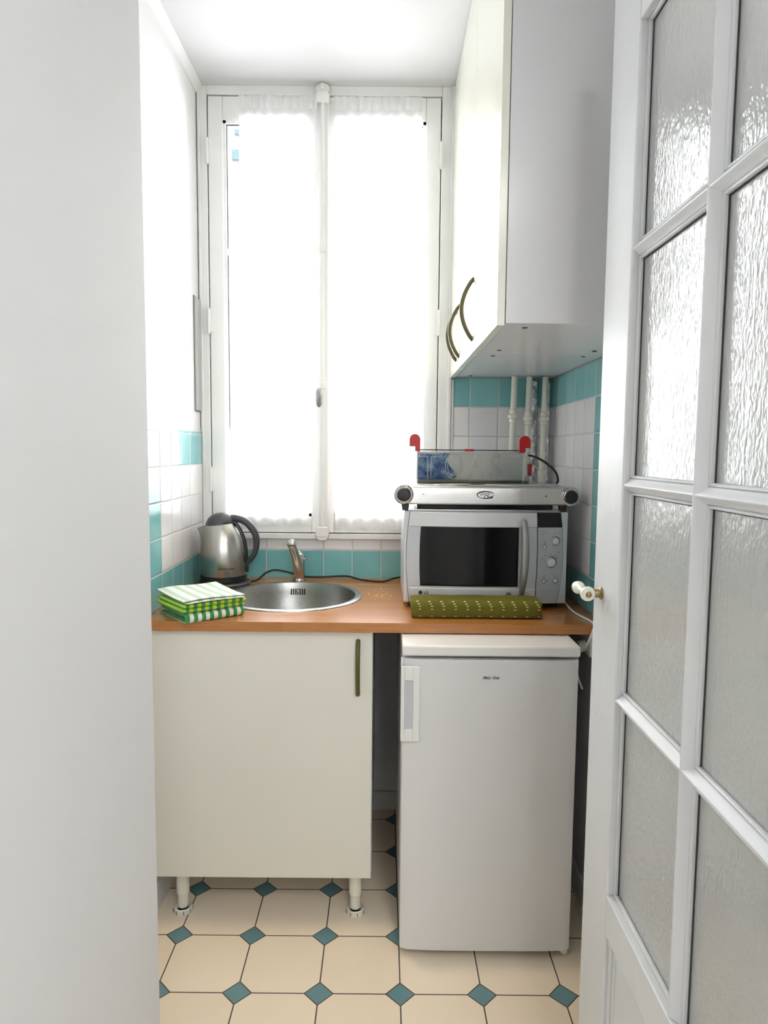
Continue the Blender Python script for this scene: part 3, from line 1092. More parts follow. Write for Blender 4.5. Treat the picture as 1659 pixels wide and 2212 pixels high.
low = ribbon_fold(0.0, 0.172, 0.0, 0.178, 0.0, 0.0255, 0.0048)
merge(low, ribbon_fold(0.004, 0.169, 0.012, 0.174, 0.0055, 0.0145, 0.004))
mgw = towel_mat('green_white_stripe_towel', (white, green), 0.0232, 0.5)
bo = obj('dish_towel', low, mgw, None, bevel=0.0012, ang=50)
bo.location, bo.rotation_euler = TO, (0, 0, TA)
tag(bo, 'green and white striped folded towel at the bottom of the towel pile', 'towel', 'dish towels folded on the worktop')
mgl = towel_mat('lime_green_check_towel', (lime, green), 0.0225, 0.5, None, srgb(84, 196, 52))
towel([cloth_slab(-0.008, 0.176, 0.002, 0.180, 0.0262, 0.0142, wob(0.0006), e=14, pw=0.36),
       cloth_slab(-0.005, 0.180, 0.000, 0.180, 0.0390, 0.0130, wob(0.0007), e=14, pw=0.36)], mgl,
      'lime and green checked folded towel in the middle of the towel pile', 0.0, (0, 0))
mtp = towel_mat('white_pale_stripe_towel', (srgb(244, 246, 240), pale), 0.034, 0.42)
lift = lambda u, v: 0.013 * max(0, (v - 0.05) / 0.2) ** 1.3 + 0.0025 * math.sin(26 * u + 8 * v) - 0.004 * max(0, 1 - (u / 0.05)) * max(0, v / 0.2)
towel([cloth_slab(0.000, 0.172, -0.004, 0.178, 0.0520, 0.0065, lambda u, v: lift(u, v) * 0.6),
       cloth_slab(-0.006, 0.176, 0.000, 0.180, 0.0585, 0.0060, lift)], mtp,
      'white folded towel with pale green stripes on top of the towel pile', 0.0, (0, 0))

# ---------------------------------------------------------------- base cabinet with the sink
bc = thing('base_cabinet', 'cream white base cabinet on legs under the sink', 'cabinet', (-0.325, 2.1, 0))
BX0, BX1, BZ0, BZ1 = -0.640, -0.027, 0.136, 0.847
bm = bmesh.new()
box(bm, BX0, BX0 + 0.018, 1.862, 2.40, BZ0 + 0.004, 0.851)
box(bm, BX1 - 0.018, BX1, 1.862, 2.40, BZ0 + 0.004, 0.851)
box(bm, BX0 + 0.018, BX1 - 0.018, 1.862, 2.40, BZ0 + 0.004, BZ0 + 0.022)
box(bm, BX0 + 0.018, BX1 - 0.018, 2.39, 2.40, BZ0 + 0.022, 0.851)
obj('carcass', bm, M['cab'], bc)
bd = obj('door', B(BX0 + 0.001, BX1 - 0.001, 1.842, 1.860, BZ0, BZ1), M['cab_door'], bc, bevel=0.0015)
hz0, hz1, hx = 0.676, 0.823, -0.067
obj('handle', tube(bmesh.new(), spline([(hx, 1.842, hz1 - 0.004), (hx, 1.833, hz1), (hx, 1.822, hz1 - 0.03), (hx, 1.816, (hz0 + hz1) / 2),
                                        (hx, 1.822, hz0 + 0.03), (hx, 1.833, hz0), (hx, 1.842, hz0 + 0.004)], 6), 0.0062, 14), M['olive_green'], bd)
for x in (-0.575, -0.073):
    for y in (1.892, 2.345):
        lg = obj('leg', lathe(bmesh.new(), [(0.0155, 0.018), (0.0155, 0.055), (0.0165, 0.058), (0.0185, 0.060), (0.0185, 0.142)], (x, y, 0), 24, cap0=True), M['plastic_warm'], bc)
        obj('foot', lathe(bmesh.new(), [(0.0255, 0.0), (0.0265, 0.002), (0.0265, 0.015), (0.024, 0.018), (0.0235, 0.012), (0.0155, 0.011)], (x, y, 0), 24, cap0=True), M['plastic_warm'], lg)
        bm = bmesh.new()
        for k in range(8):
            a = 2 * PI * k / 8 + 0.3
            tube(bm, [(x + 0.0266 * math.cos(a), y + 0.0266 * math.sin(a), 0.003), (x + 0.0266 * math.cos(a), y + 0.0266 * math.sin(a), 0.014)], 0.0010, 6)
        obj('foot_ribs', bm, M['charcoal'], lg)

# ---------------------------------------------------------------- fridge
fr = thing('fridge', 'small white under-counter fridge below the worktop', 'fridge', (0.28, 2.0, 0))
FX0, FX1, FY = 0.052, 0.506, 1.712
obj('cabinet', B(FX0, FX1, FY + 0.045, 2.24, 0.025, 0.819), M['fridge'], fr, bevel=0.004)
obj('top_lid', B(FX0 - 0.001, FX1 + 0.002, FY + 0.002, 2.25, 0.8195, 0.8485), M['plastic_white'], fr, bevel=0.006, seg=3)
# door with slightly rounded vertical edges
bm = bmesh.new()
poly = []
w = FX1 - FX0
for k in range(25):
    u = -1 + 2 * k / 24
    poly.append((FX0 + w * (u + 1) / 2, FY + 0.006 * abs(u) ** 4 + (0.006 if abs(u) > 0.99 else 0)))
poly += [(FX1, FY + 0.038), (FX0, FY + 0.038)]
prism(bm, poly, 'z', 0.020, 0.812)
fd = obj('door', bm, M['fridge'], fr, bevel=0.002)
obj('door_seal', B(FX0 + 0.006, FX1 - 0.006, FY + 0.038, FY + 0.045, 0.030, 0.808), M['plastic_recess'], fd)
# recessed grip plate
bm = bmesh.new()
gx0, gx1, gz0, gz1 = FX0 - 0.004, 0.0965, 0.598, 0.795
rx0, rx1, rz0, rz1 = 0.0575, 0.0790, 0.630, 0.758
fy = FY - 0.006
for a in ((gx0, rx0, gz0, gz1), (rx1, gx1, gz0, gz1), (rx0, rx1, gz0, rz0), (rx0, rx1, rz1, gz1)):
    box(bm, a[0], a[1], fy, FY + 0.020, a[2], a[3])
bmesh.ops.remove_doubles(bm, verts=bm.verts[:], dist=1e-5)
hp = obj('handle', bm, M['plastic_white'], fd, bevel=0.0015)
obj('handle_recess', B(rx0 - 0.002, rx1 + 0.002, FY - 0.0008, FY + 0.004, rz0 - 0.002, rz1 + 0.002), M['plastic_recess'], hp)
bg = obj('badge', lathe(bmesh.new(), [(1, 0), (0.96, 0.0016), (0.8, 0.0024), (0.001, 0.003)], (0, 0, 0), 48, 'y'), M['badge'], fd)
bg.location = Vector((0.278, FY + 0.0004, 0.766)) - wloc(fd)
bg.scale = (0.032, 1.0, 0.0165)
text('PRO', 0.0095, (0.2680, FY - 0.0030, 0.766), M['text'], fd, 'lettering', 0.0003, bold=0.0002, wide=1.0)
text('line', 0.0125, (0.2900, FY - 0.0030, 0.767), M['text'], fd, 'lettering', 0.0003, shear=0.4)
for (x, y) in ((FX0 + 0.02, FY + 0.06), (FX1 - 0.02, FY + 0.06), (FX0 + 0.02, 2.2), (FX1 - 0.02, 2.2)):
    obj('foot', tube(bmesh.new(), [(x, y, 0.0), (x, y, 0.026)], 0.011, 14), M['charcoal'], fr)
obj('hinge_cover', prism(bmesh.new(), [(FX1 - 0.034, 0.021), (FX1 - 0.004, 0.021), (FX1 - 0.006, 0.006), (FX1 - 0.015, 0.003)], 'y', FY + 0.010, FY + 0.05), M['plastic_warm'], fr, bevel=0.002)
obj('handle_end_clip', B(gx0, gx0 + 0.004, FY - 0.002, FY + 0.02, 0.795, 0.812), M['plastic_white'], fd)

# ---------------------------------------------------------------- wall cupboards
CX0 = 0.249


def arc_handle(y, parent):
    z0, z1, x = 1.637, 1.797, 0.231
    pts = [(x + 0.001, y, z1)]
    for k in range(1, 16):
        t = k / 16
        pts.append((x - 0.031 * math.sin(PI * t) ** 0.85, y, z1 + (z0 - z1) * t))
    pts.append((x + 0.001, y, z0))
    obj('handle', tube(bmesh.new(), pts, 0.0056, 12), M['olive'], parent)


def wall_cabinet(y0, y1, doors, label):
    t = thing('wall_cabinet', label, 'cabinet', ((CX0 + XR) / 2, (y0 + y1) / 2, 1.602))
    obj('carcass', B(CX0, XR - 0.0065, y0, y1, 1.6085, ZC - 0.002), M['cab'], t, bevel=0.0008)
    for (a, b, hy) in doors:
        d = obj('door', B(0.231, 0.2475, a + 0.001, b - 0.001, 1.604, ZC - 0.004), M['cab_door_top'], t, bevel=0.001)
        arc_handle(hy, d)
    for (dx, dy) in ((0.05, 0.05), (0.05, y1 - y0 - 0.05), (0.30, 0.05), (0.30, y1 - y0 - 0.05)):
        obj('cap', lathe(bmesh.new(), [(0.006, -0.0012), (0.006, 0.0)], (CX0 + dx, y0 + dy, 1.6085), 14, cap0=True), M['gap_and_shade'], t)
    return t


wall_cabinet(1.449, 1.8765, [(1.449, 1.878, 1.848)], 'nearer cream wall cupboard with one door and a curved handle, towards the glazed door')
wall_cabinet(1.8795, YB - 0.008, [(1.8795, 2.188, 2.176), (2.190, YB - 0.008, 2.262)], 'farther cream two-door wall cupboard, next to the window')

# ---------------------------------------------------------------- pipes in the right corner
for x, lab, vz in ((0.452, 'white vertical pipe farthest from the corner, left of the three pipes', 1.462),
                   (0.504, 'white vertical pipe in the middle of the three', 1.454),
                   (0.560, 'white vertical pipe nearest the corner, right of the three pipes', 1.454)):
    p = thing('water_pipe', lab, 'pipe', (x, 2.42, ZT), 'pipes in the right corner')
    bm = lathe(bmesh.new(), [(0.0105, 0.0), (0.0105, 0.727)], (x, 2.42, ZT), 20, cap0=True, cap1=True)
    for v in bm.verts:
        v.co.x -= 0.012 * (1 - (v.co.z - ZT) / 0.727)
    obj('tube', bm, M['plastic_warm'], p)
    zz = vz - ZT
    xo = x - 0.012 * (1 - zz / 0.727)
    obj('coupling', lathe(bmesh.new(), [(0.0105, zz - 0.016), (0.0135, zz - 0.014), (0.0135, zz - 0.002), (0.018, zz), (0.018, zz + 0.012), (0.0135, zz + 0.014), (0.0125, zz + 0.03), (0.0105, zz + 0.032)],
                          (xo, 2.42, ZT), 20), M['plastic_warm'], p)
    obj('coupling', lathe(bmesh.new(), [(0.0105, 0.355), (0.0145, 0.357), (0.0145, 0.40), (0.0105, 0.402)], (xo - 0.002, 2.42, ZT), 20), M['plastic_warm'], p)
    obj('wall_clip', B(xo - 0.004, xo + 0.004, 2.43, 2.474, zz + ZT - 0.10, zz + ZT - 0.085), M['plastic_warm'], p)


def foil(x0, x1, z0, z1, label):
    bm = bmesh.new()
    nu, nv = 4, 60
    g = [[bm.verts.new((x0 + (x1 - x0) * i / nu + random.uniform(-0.001, 0.001), 2.468 + random.uniform(-0.0022, 0.0018), z0 + (z1 - z0) * j / nv))
          for i in range(nu + 1)] for j in range(nv + 1)]
    for j in range(nv):
        for i in range(nu):
            bm.faces.new((g[j][i], g[j][i + 1], g[j + 1][i + 1], g[j + 1][i]))
    o = obj('foil_strip', bm, M['foil'], None, ang=180)
    s = o.modifiers.new('thickness', 'SOLIDIFY')
    s.thickness = 0.0006
    tag(o, label, 'foil', 'shiny strips behind the pipes')


foil(0.520, 0.546, ZT + 0.30, 1.600, 'crinkled shiny strip between the middle and right pipes')
foil(0.573, 0.592, ZT + 0.30, 1.600, 'narrow crinkled shiny strip in the corner, right of all the pipes')

# ---------------------------------------------------------------- microwave
mw = thing('microwave', 'silver microwave oven with black window on the worktop', 'microwave', (0.30, 2.17, ZT))
MX0, MX1, MZ0, MZ1 = 0.060, 0.545, 0.893, 1.168
obj('case', B(MX0, MX1, 2.022, 2.36, MZ0, MZ1), M['silver_light'], mw, bevel=0.006, seg=3)


def fy_(x):
    return 1.996 + 0.016 * ((x - 0.30) / 0.24) ** 2


def slab(xl, xr, z0, z1, out, thick, nu=24, nv=12):
    """curved front piece following the bulge of the fascia"""
    bm = bmesh.new()
    F, K = [], []
    for j in range(nv + 1):
        z = z0 + (z1 - z0) * j / nv
        a = xl(z) if callable(xl) else xl
        b = xr(z) if callable(xr) else xr
        F.append([bm.verts.new((a + (b - a) * i / nu, fy_(a + (b - a) * i / nu) - out, z)) for i in range(nu + 1)])
        K.append([bm.verts.new((a + (b - a) * i / nu, fy_(a + (b - a) * i / nu) - out + thick, z)) for i in range(nu + 1)])
    for j in range(nv):
        for i in range(nu):
            bm.faces.new((F[j][i], F[j][i + 1], F[j + 1][i + 1], F[j + 1][i]))
            bm.faces.new((K[j][i], K[j + 1][i], K[j + 1][i + 1], K[j][i + 1]))
        bm.faces.new((F[j][0], F[j + 1][0], K[j + 1][0], K[j][0]))
        bm.faces.new((F[j][nu], K[j][nu], K[j + 1][nu], F[j + 1][nu]))
    for i in range(nu):
        bm.faces.new((F[0][i], K[0][i], K[0][i + 1], F[0][i + 1]))
        bm.faces.new((F[nv][i], F[nv][i + 1], K[nv][i + 1], K[nv][i]))
    return bm


tt = lambda z: (z - (MZ0 + MZ1) / 2) / ((MZ1 - MZ0) / 2)
mx_l = lambda z: 0.078 - 0.010 * (1 - tt(z) ** 2)
sepx = lambda z: 0.4495 + 0.005 * (1 - tt(z) ** 2) - 0.002 * (tt(z) < 0) * tt(z) ** 2
rgt = lambda z: 0.521 + 0.010 * (1 - tt(z) ** 2) - 0.006 * (tt(z) < 0) * tt(z) ** 2
mdoor = obj('door', slab(mx_l, lambda z: sepx(z) - 0.001, MZ0 + 0.003, MZ1 - 0.002, 0.0, 0.028), M['silver'], mw, bevel=0.0012)
obj('door_top_panel', slab(lambda z: mx_l(z) + 0.001, lambda z: sepx(z) - 0.001, 1.1235, MZ1 - 0.002, 0.005, 0.006), M['silver_light'], mdoor, bevel=0.001)
obj('door_bottom_panel', slab(lambda z: mx_l(z) + 0.006, lambda z: sepx(z) - 0.001, MZ0 + 0.003, 0.9405, 0.005, 0.006), M['silver_light'], mdoor, bevel=0.001)
obj('door_window', slab(lambda z: 0.1095 - 0.003 * (1 - ((z - 1.034) / 0.088) ** 2), 0.397, 0.9465, 1.1225, 0.0012, 0.003), M['black_glass'], mdoor)
obj('control_panel', slab(lambda z: sepx(z) + 0.001, rgt, MZ0 + 0.003, MZ1 - 0.002, 0.0005, 0.028), M['silver_panel'], mw, bevel=0.001)
obj('side_fascia', slab(lambda z: rgt(z) + 0.001, MX1 - 0.001, MZ0 + 0.002, MZ1 - 0.001, -0.002, 0.028, 4), M['silver_light'], mw, bevel=0.001)
obj('side_fascia', slab(MX0 + 0.001, lambda z: mx_l(z) - 0.0008, MZ0 + 0.002, MZ1 - 0.001, -0.002, 0.028, 4), M['silver_light'], mw, bevel=0.001)
obj('panel_base', slab(lambda z: sepx(z) + 0.002, lambda z: rgt(z) - 0.001, MZ0 + 0.003, 0.934, 0.0025, 0.003), M['silver_panel'], mw, bevel=0.001)
obj('display', slab(lambda z: sepx(z) + 0.0005, lambda z: rgt(z) - 0.0002, 1.1235, MZ1 - 0.001, 0.0028, 0.004), M['black_glass'], mw)
# bowed door handle
hp_ = []
for k in range(21):
    t = k / 20
    z = 1.143 + (0.919 - 1.143) * t
    x = 0.4105 + 0.003 * math.sin(PI * t) - 0.005 * t
    hp_.append((x, fy_(x) - 0.006 - 0.028 * math.sin(PI * t) ** 0.6, z))
obj('handle', tube(bmesh.new(), hp_, [0.0078 + 0.0038 * math.sin(PI * k / 20) for k in range(21)], 16), M['silver_dark'], mdoor)


def knob(x, z, r, nm, h=0.012):
    y = fy_(x) - 0.0005
    k = obj(nm, lathe(bmesh.new(), [(r, -0.002), (r, h * 0.6), (r * 0.86, h), (r * 0.5, h * 1.12), (0.0003, h * 1.15)], (x, y, z), 32, 'y'), M['silver_light'], mw)
    obj('ring', lathe(bmesh.new(), [(r * 1.02, -0.001), (r * 1.22, 0.0006), (r * 1.30, 0.0012), (r * 1.32, -0.001)], (x, y, z), 32, 'y'), M['text_grey'], k)


knob(0.5065, 1.083, 0.0105, 'knob')
knob(0.4945, 1.020, 0.0135, 'knob')
for (x, z) in ((0.4745, 1.065), (0.4755, 0.9635), (0.5100, 0.9640)):
    knob(x, z, 0.0055, 'button', 0.005)
knob(0.4665, 1.108, 0.0036, 'button', 0.003)
obj('logo_disc', lathe(bmesh.new(), [(0.0060, -0.001), (0.0060, 0.0006), (0.0002, 0.0008)], (0.1105, fy_(0.1105) - 0.005, 0.9265), 24, 'y'), M['text'], mdoor)
text('LG', 0.0115, (0.1270, fy_(0.127) - 0.0058, 0.9262), M['text'], mdoor, bold=0.0003)
obj('logo_disc', lathe(bmesh.new(), [(0.0085, -0.001), (0.0085, 0.0006), (0.0002, 0.0008)], (0.370, fy_(0.37) - 0.005, 0.9235), 24, 'y'), M['text_grey'], mdoor)
# small print on the control panel
for (x, z, w_) in ((0.521, 1.1085, 0.010), (0.520, 1.0495, 0.010), (0.4760, 1.079, 0.007), (0.4760, 1.0745, 0.005), (0.4780, 1.0405, 0.006),
                   (0.4930, 1.0435, 0.010), (0.510, 1.0395, 0.009), (0.4695, 1.031, 0.008), (0.5155, 1.031, 0.007), (0.4765, 0.978, 0.007),
                   (0.5110, 0.9785, 0.008), (0.4790, 1.108, 0.005), (0.5060, 1.1035, 0.004)):
    y = fy_(x) - 0.0012
    k = 4
    bm = bmesh.new()
    for q in range(k):
        xa = x - w_ / 2 + w_ * q / k
        box(bm, xa, xa + w_ / k * 0.62, y, y + 0.001, z - 0.0011, z + 0.0011)
    obj('control_marking', bm, M['text_grey'], mw)
for (x, y) in ((0.09, 2.05), (0.515, 2.05), (0.09, 2.33), (0.515, 2.33)):
    obj('foot', tube(bmesh.new(), [(x, y, ZT), (x, y, MZ0 + 0.001)], 0.012, 14), M['rubber'], mw)
wc = [(0.535, 2.355, 0.93), (0.562, 2.30, ZT + 0.012), (0.566, 2.16, ZT + 0.0045), (0.553, 1.98, ZT + 0.004), (0.560, 1.90, ZT + 0.004), (0.571, 1.845, ZT + 0.003),
      (0.571, 1.812, ZT + 0.001), (0.567, 1.8125, ZT - 0.014), (0.561, 1.813, 0.846), (0.553, 1.83, 0.815), (0.548, 1.86, 0.798)]
obj('power_cord', tube(bmesh.new(), spline(wc, 8), 0.0033, 8), M['plastic_white'], mw)

# ---------------------------------------------------------------- griddle standing on the microwave
gr = thing('electric_griddle', 'low stainless steel table grill with two end knobs on the microwave', 'grill', (0.30, 2.13, MZ1))
GZ0, GZ1, GYf = 1.187, 1.2435, 2.012
bm = bmesh.new()
for k in range(1):
    prof = [(GYf + 0.003, GZ0), (GYf, GZ0 + 0.004), (GYf, GZ1 - 0.009), (GYf + 0.0015, GZ1 - 0.005), (GYf + 0.005, GZ1 - 0.0015), (GYf + 0.010, GZ1),
            (GYf + 0.05, GZ1), (GYf + 0.05, GZ0)]
    prism(bm, prof, 'x', 0.070, 0.538)
obj('front_bar', bm, M['steel'], gr, bevel=0.001)
for x, z in ((0.058, 1.2165), (0.549, 1.2135)):
    k = obj('knob', lathe(bmesh.new(), [(0.0285, -0.045), (0.0295, -0.01), (0.0295, 0.0), (0.0275, 0.005), (0.0255, 0.006), (0.0245, 0.004), (0.0225, 0.004),
                                        (0.0215, 0.007), (0.0195, 0.009)], (x, GYf, z), 40, 'y', True), M['chrome'], gr)
    obj('knob_cap', lathe(bmesh.new(), [(0.0197, 0.006), (0.0192, 0.012), (0.016, 0.0145), (0.0005, 0.015)], (x, GYf, z), 40, 'y'), M['black'], k)
    bm = bmesh.new()
    for q in range(9):
        a = PI * (0.62 + 0.09 * q) if x > 0.3 else PI * (-0.25 + 0.07 * q)
        bx_, bz_ = x + 0.0265 * math.cos(a), z + 0.0265 * math.sin(a)
        box(bm, bx_ - 0.0011, bx_ + 0.0011, GYf - 0.0062, GYf - 0.004, bz_ - 0.0011, bz_ + 0.0011)
    obj('knob_marks', bm, M['text'], k)
bm = bmesh.new()
prism(bm, [(0.105, 2.03), (0.50, 2.03), (0.53, 2.05), (0.535, 2.30), (0.095, 2.30), (0.08, 2.05)], 'z', GZ1 - 0.006, GZ1 + 0.0015)
obj('hot_plate', bm, M['steel'], gr, bevel=0.002)
bm = bmesh.new()
for (x0, x1) in ((0.150, 0.262), (0.30, 0.50)):
    n = 40
    cx_, rx_ = (x0 + x1) / 2, (x1 - x0) / 2
    tube(bm, [(cx_ + rx_ * math.cos(2 * PI * j / n), 2.052 + 0.030 * math.sin(2 * PI * j / n), GZ1 + 0.001) for j in range(n + 1)], 0.0028, 8, cap=False)
obj('plate_ridges', bm, M['steel'], gr)
obj('drip_tray', B(0.098, 0.500, 2.022, 2.28, 1.1735, 1.1865), M['black_glass'], gr, bevel=0.002)
obj('underbody', B(0.088, 0.520, 2.06, 2.30, 1.1865, 1.2375), M['charcoal'], gr)
for x in (0.064, 0.532):
    for y in (2.035, 2.28):
        obj('foot', prism(bmesh.new(), [(x - 0.012, 1.192), (x + 0.012, 1.192), (x + 0.009, MZ1), (x - 0.009, MZ1)], 'y', y - 0.010, y + 0.010), M['black'], gr, bevel=0.002)
obj('base_rail', B(0.070, 0.525, 2.030, 2.036, MZ1, MZ1 + 0.0035), M['steel'], gr)
# swoosh mark with its two words
bm = bmesh.new()
sw = []
for k in range(41):
    a = 0.35 + (2 * PI - 0.9) * k / 40
    sw.append((0.299 + 0.025 * math.cos(a), GYf - 0.0024, 1.2170 + 0.0105 * math.sin(a)))
tube(bm, sw, [0.0006 + 0.0012 * abs(math.sin(k / 40 * PI * 1.5)) for k in range(41)], 6)
obj('logo_swoosh', bm, M['text'], gr)
text('Quick', 0.0125, (0.296, GYf - 0.0022, 1.2205), M['text_grey'], gr, 'lettering', 0.0003, 0.3)
text('Chef', 0.0135, (0.306, GYf - 0.0022, 1.2105), M['text'], gr, 'lettering', 0.0003, 0.3, bold=0.0002)
tube_bm = lathe(bmesh.new(), [(0.0022, 0.0), (0.0022, 0.001)], (0.477, GYf - 0.001, 1.2150), 10, 'y', True, True)
obj('indicator', tube_bm, M['text'], gr)
obj('indicator', lathe(bmesh.new(), [(0.0018, 0.0), (0.0018, 0.001)], (0.116, GYf - 0.001, 1.2180), 10, 'y', True, True), M['text_grey'], gr)

# ---------------------------------------------------------------- see-through toaster with moulded letters
to = thing('toaster', 'clear-sided toaster with moulded letters and red levers on the grill', 'toaster', (0.27, 2.12, GZ1))
TX0, TX1, TZ0, TZ1, TYf = 0.099, 0.444, 1.2465, 1.3430, 2.098
obj('clear_panel', B(TX0, TX1, TYf, TYf + 0.0035, TZ0, TZ1), M['plastic_clear'], to, bevel=0.001)
bm = bmesh.new()
rg = random.Random(5)
gg = []
for j in range(13):
    row = []
    for i in range(15):
        u, v = i / 14, j / 12
        xe = 0.104 + 0.014 * math.sin(v * 5 + 1) + rg.uniform(-0.003, 0.003)
        row.append(bm.verts.new((TX0 + 0.006 + xe * u, TYf + 0.030 + rg.uniform(-0.004, 0.004), TZ0 + 0.010 + (TZ1 - TZ0 - 0.014) * v)))
    gg.append(row)
for j in range(12):
    for i in range(14):
        bm.faces.new((gg[j][i], gg[j][i + 1], gg[j + 1][i + 1], gg[j + 1][i]))
bf = obj('blue_film', bm, M['blue_film'], to, ang=180)  # added sheet imitating a blue reflection behind the clear panel
bf.modifiers.new('thickness', 'SOLIDIFY').thickness = 0.0006
obj('rear_panel', B(TX0 + 0.004, TX1 - 0.004, TYf + 0.078, TYf + 0.0815, TZ0, TZ1), M['frosted'], to, bevel=0.001)
bm = bmesh.new()
box(bm, TX0 + 0.002, TX1 - 0.002, TYf + 0.0035, TYf + 0.078, TZ0, TZ0 + 0.009)
obj('base_channel', bm, M['plastic_clear'], to, bevel=0.001)


def letter_outline(ch, size, loc, mat, parent, wide):
    cu = bpy.data.curves.new('moulded_letter', 'FONT')
    cu.body, cu.size = ch, size
    cu.align_x, cu.align_y, cu.resolution_u = 'CENTER', 'CENTER', 8
    t = bpy.data.objects.new('letter_source', cu)
    COL.objects.link(t)
    me = bpy.data.meshes.new_from_object(t.evaluated_get(bpy.context.evaluated_depsgraph_get()))
    bpy.data.objects.remove(t)
    b0 = bmesh.new()
    b0.from_mesh(me)
    bpy.data.meshes.remove(me)
    bmesh.ops.remove_doubles(b0, verts=b0.verts[:], dist=1e-6)
    edges = [e for e in b0.edges if len(e.link_faces) == 1]
    nxt = {}
    for e in edges:
        for a_, b_ in ((e.verts[0], e.verts[1]), (e.verts[1], e.verts[0])):
            nxt.setdefault(a_, []).append(b_)
    bm = bmesh.new()
    seen = set()
    for v0 in list(nxt):
        if v0 in seen:
            continue
        loop, v = [v0], v0
        seen.add(v0)
        while True:
            c = [w for w in nxt[v] if w not in seen]
            if not c:
                break
            v = c[0]
            seen.add(v)
            loop.append(v)
        pts = [Vector((p.co.x * wide, 0, p.co.y)) + Vector(loc) for p in loop]
        tube(bm, pts + [pts[0]], 0.0011, 8, cap=False)
    b0.free()
    return obj('moulded_letter', bm, mat, parent)


for ch, x, w_ in (('T', 0.138, 1.20), ('O', 0.213, 0.80), ('A', 0.280, 0.72), ('S', 0.340, 0.85), ('T', 0.400, 1.05)):
    letter_outline(ch, 0.112, (x, TYf - 0.0015, 1.2945), M['plastic_edge'], to, w_ * 0.80)
obj('top_rod', tube(bmesh.new(), [(TX0 + 0.004, TYf + 0.006, TZ1 + 0.005), (TX1 - 0.01, TYf + 0.006, TZ1 + 0.005)], 0.0016, 8), M['charcoal'], to)
obj('top_rod', tube(bmesh.new(), [(TX0 + 0.008, TYf + 0.074, TZ1 + 0.005), (TX1 - 0.014, TYf + 0.074, TZ1 + 0.005)], 0.0016, 8), M['charcoal'], to)


def flag(x0, x1, z0, z1, notch_left, y0, y1):
    """round-topped lever tab with a notch cut from one lower corner"""
    r = (x1 - x0) / 2
    cx_ = (x0 + x1) / 2
    arc = [(cx_ + r * math.cos(a), z1 - r + r * math.sin(a)) for a in [PI * k / 14 for k in range(15)]]
    nz = z0 + (z1 - z0) * 0.28
    if notch_left:
        poly = arc + [(x0, nz), (cx_ + 0.001, nz), (cx_ + 0.001, z0), (x1, z0)]
    else:
        poly = arc + [(x0, z0), (cx_ + 0.001, z0), (cx_ + 0.001, nz), (x1, nz)]
    return prism(bmesh.new(), poly, 'y', y0, y1)


obj('lever', flag(0.0765, 0.1095, 1.3430, 1.3960, True, TYf, TYf + 0.010), M['red'], to, bevel=0.0015)
obj('lever', flag(0.4115, 0.4465, 1.3410, 1.3930, False, TYf, TYf + 0.014), M['red'], to, bevel=0.0015)
for x in (0.2520, 0.2665):
    obj('clip', B(x - 0.0060, x + 0.0060, TYf - 0.002, TYf + 0.014, TZ1 + 0.001, TZ1 + 0.0085), M['red'], to, bevel=0.001)
obj('side_button', B(TX1, TX1 + 0.010, TYf + 0.01, TYf + 0.03, 1.271, 1.3075), M['red'], to, bevel=0.001)
obj('end_plate', B(TX1, TX1 + 0.009, TYf + 0.004, TYf + 0.07, 1.2465, 1.2705), M['silver'], to, bevel=0.001)
obj('power_cord', tube(bmesh.new(), spline([(0.444, TYf + 0.02, 1.334), (0.468, TYf + 0.02, 1.328), (0.500, TYf + 0.02, 1.310), (0.527, TYf + 0.01, 1.283), (0.535, TYf + 0.01, 1.258),
                                            (0.530, TYf + 0.01, 1.2480)], 8), 0.0034, 10), M['rubber'], to)

# ---------------------------------------------------------------- folded placemats
def mat_pattern():
    m = pmat('olive_woven_cloth', srgb(106, 108, 30), 0.85, bump=0.6, bscale=400, stretch=(1, 1, 3))
    nb = NB(m)
    nt = m.node_tree
    p = nt.nodes['Principled BSDF']
    x, y, z, P = nb.pos()
    acc = None
    for (zc, sh) in ((0.8865, 0.0), (0.9060, 0.0), (0.9145, 0.0), (0.9205, -0.0035), (0.9265, -0.007)):
        band = nb.m('LESS_THAN', nb.m('ABSOLUTE', nb.m('SUBTRACT', z, zc)), 0.0013)
        f = nb.m('FRACT', nb.m('DIVIDE', nb.m('SUBTRACT', x, 0.100 + sh), 0.0331))
        dash = nb.m('LESS_THAN', f, 0.19)
        q = nb.m('MULTIPLY', band, dash)
        acc = q if acc is None else nb.m('MAXIMUM', acc, q)
    n = nb.noise(P, 40, 3, (1, 1, 12))
    base = nb.mix(n, srgb(92, 92, 22), srgb(124, 120, 40))
    nt.links.new(nb.mix(acc, base, srgb(224, 214, 140)), p.inputs['Base Color'])
    return m


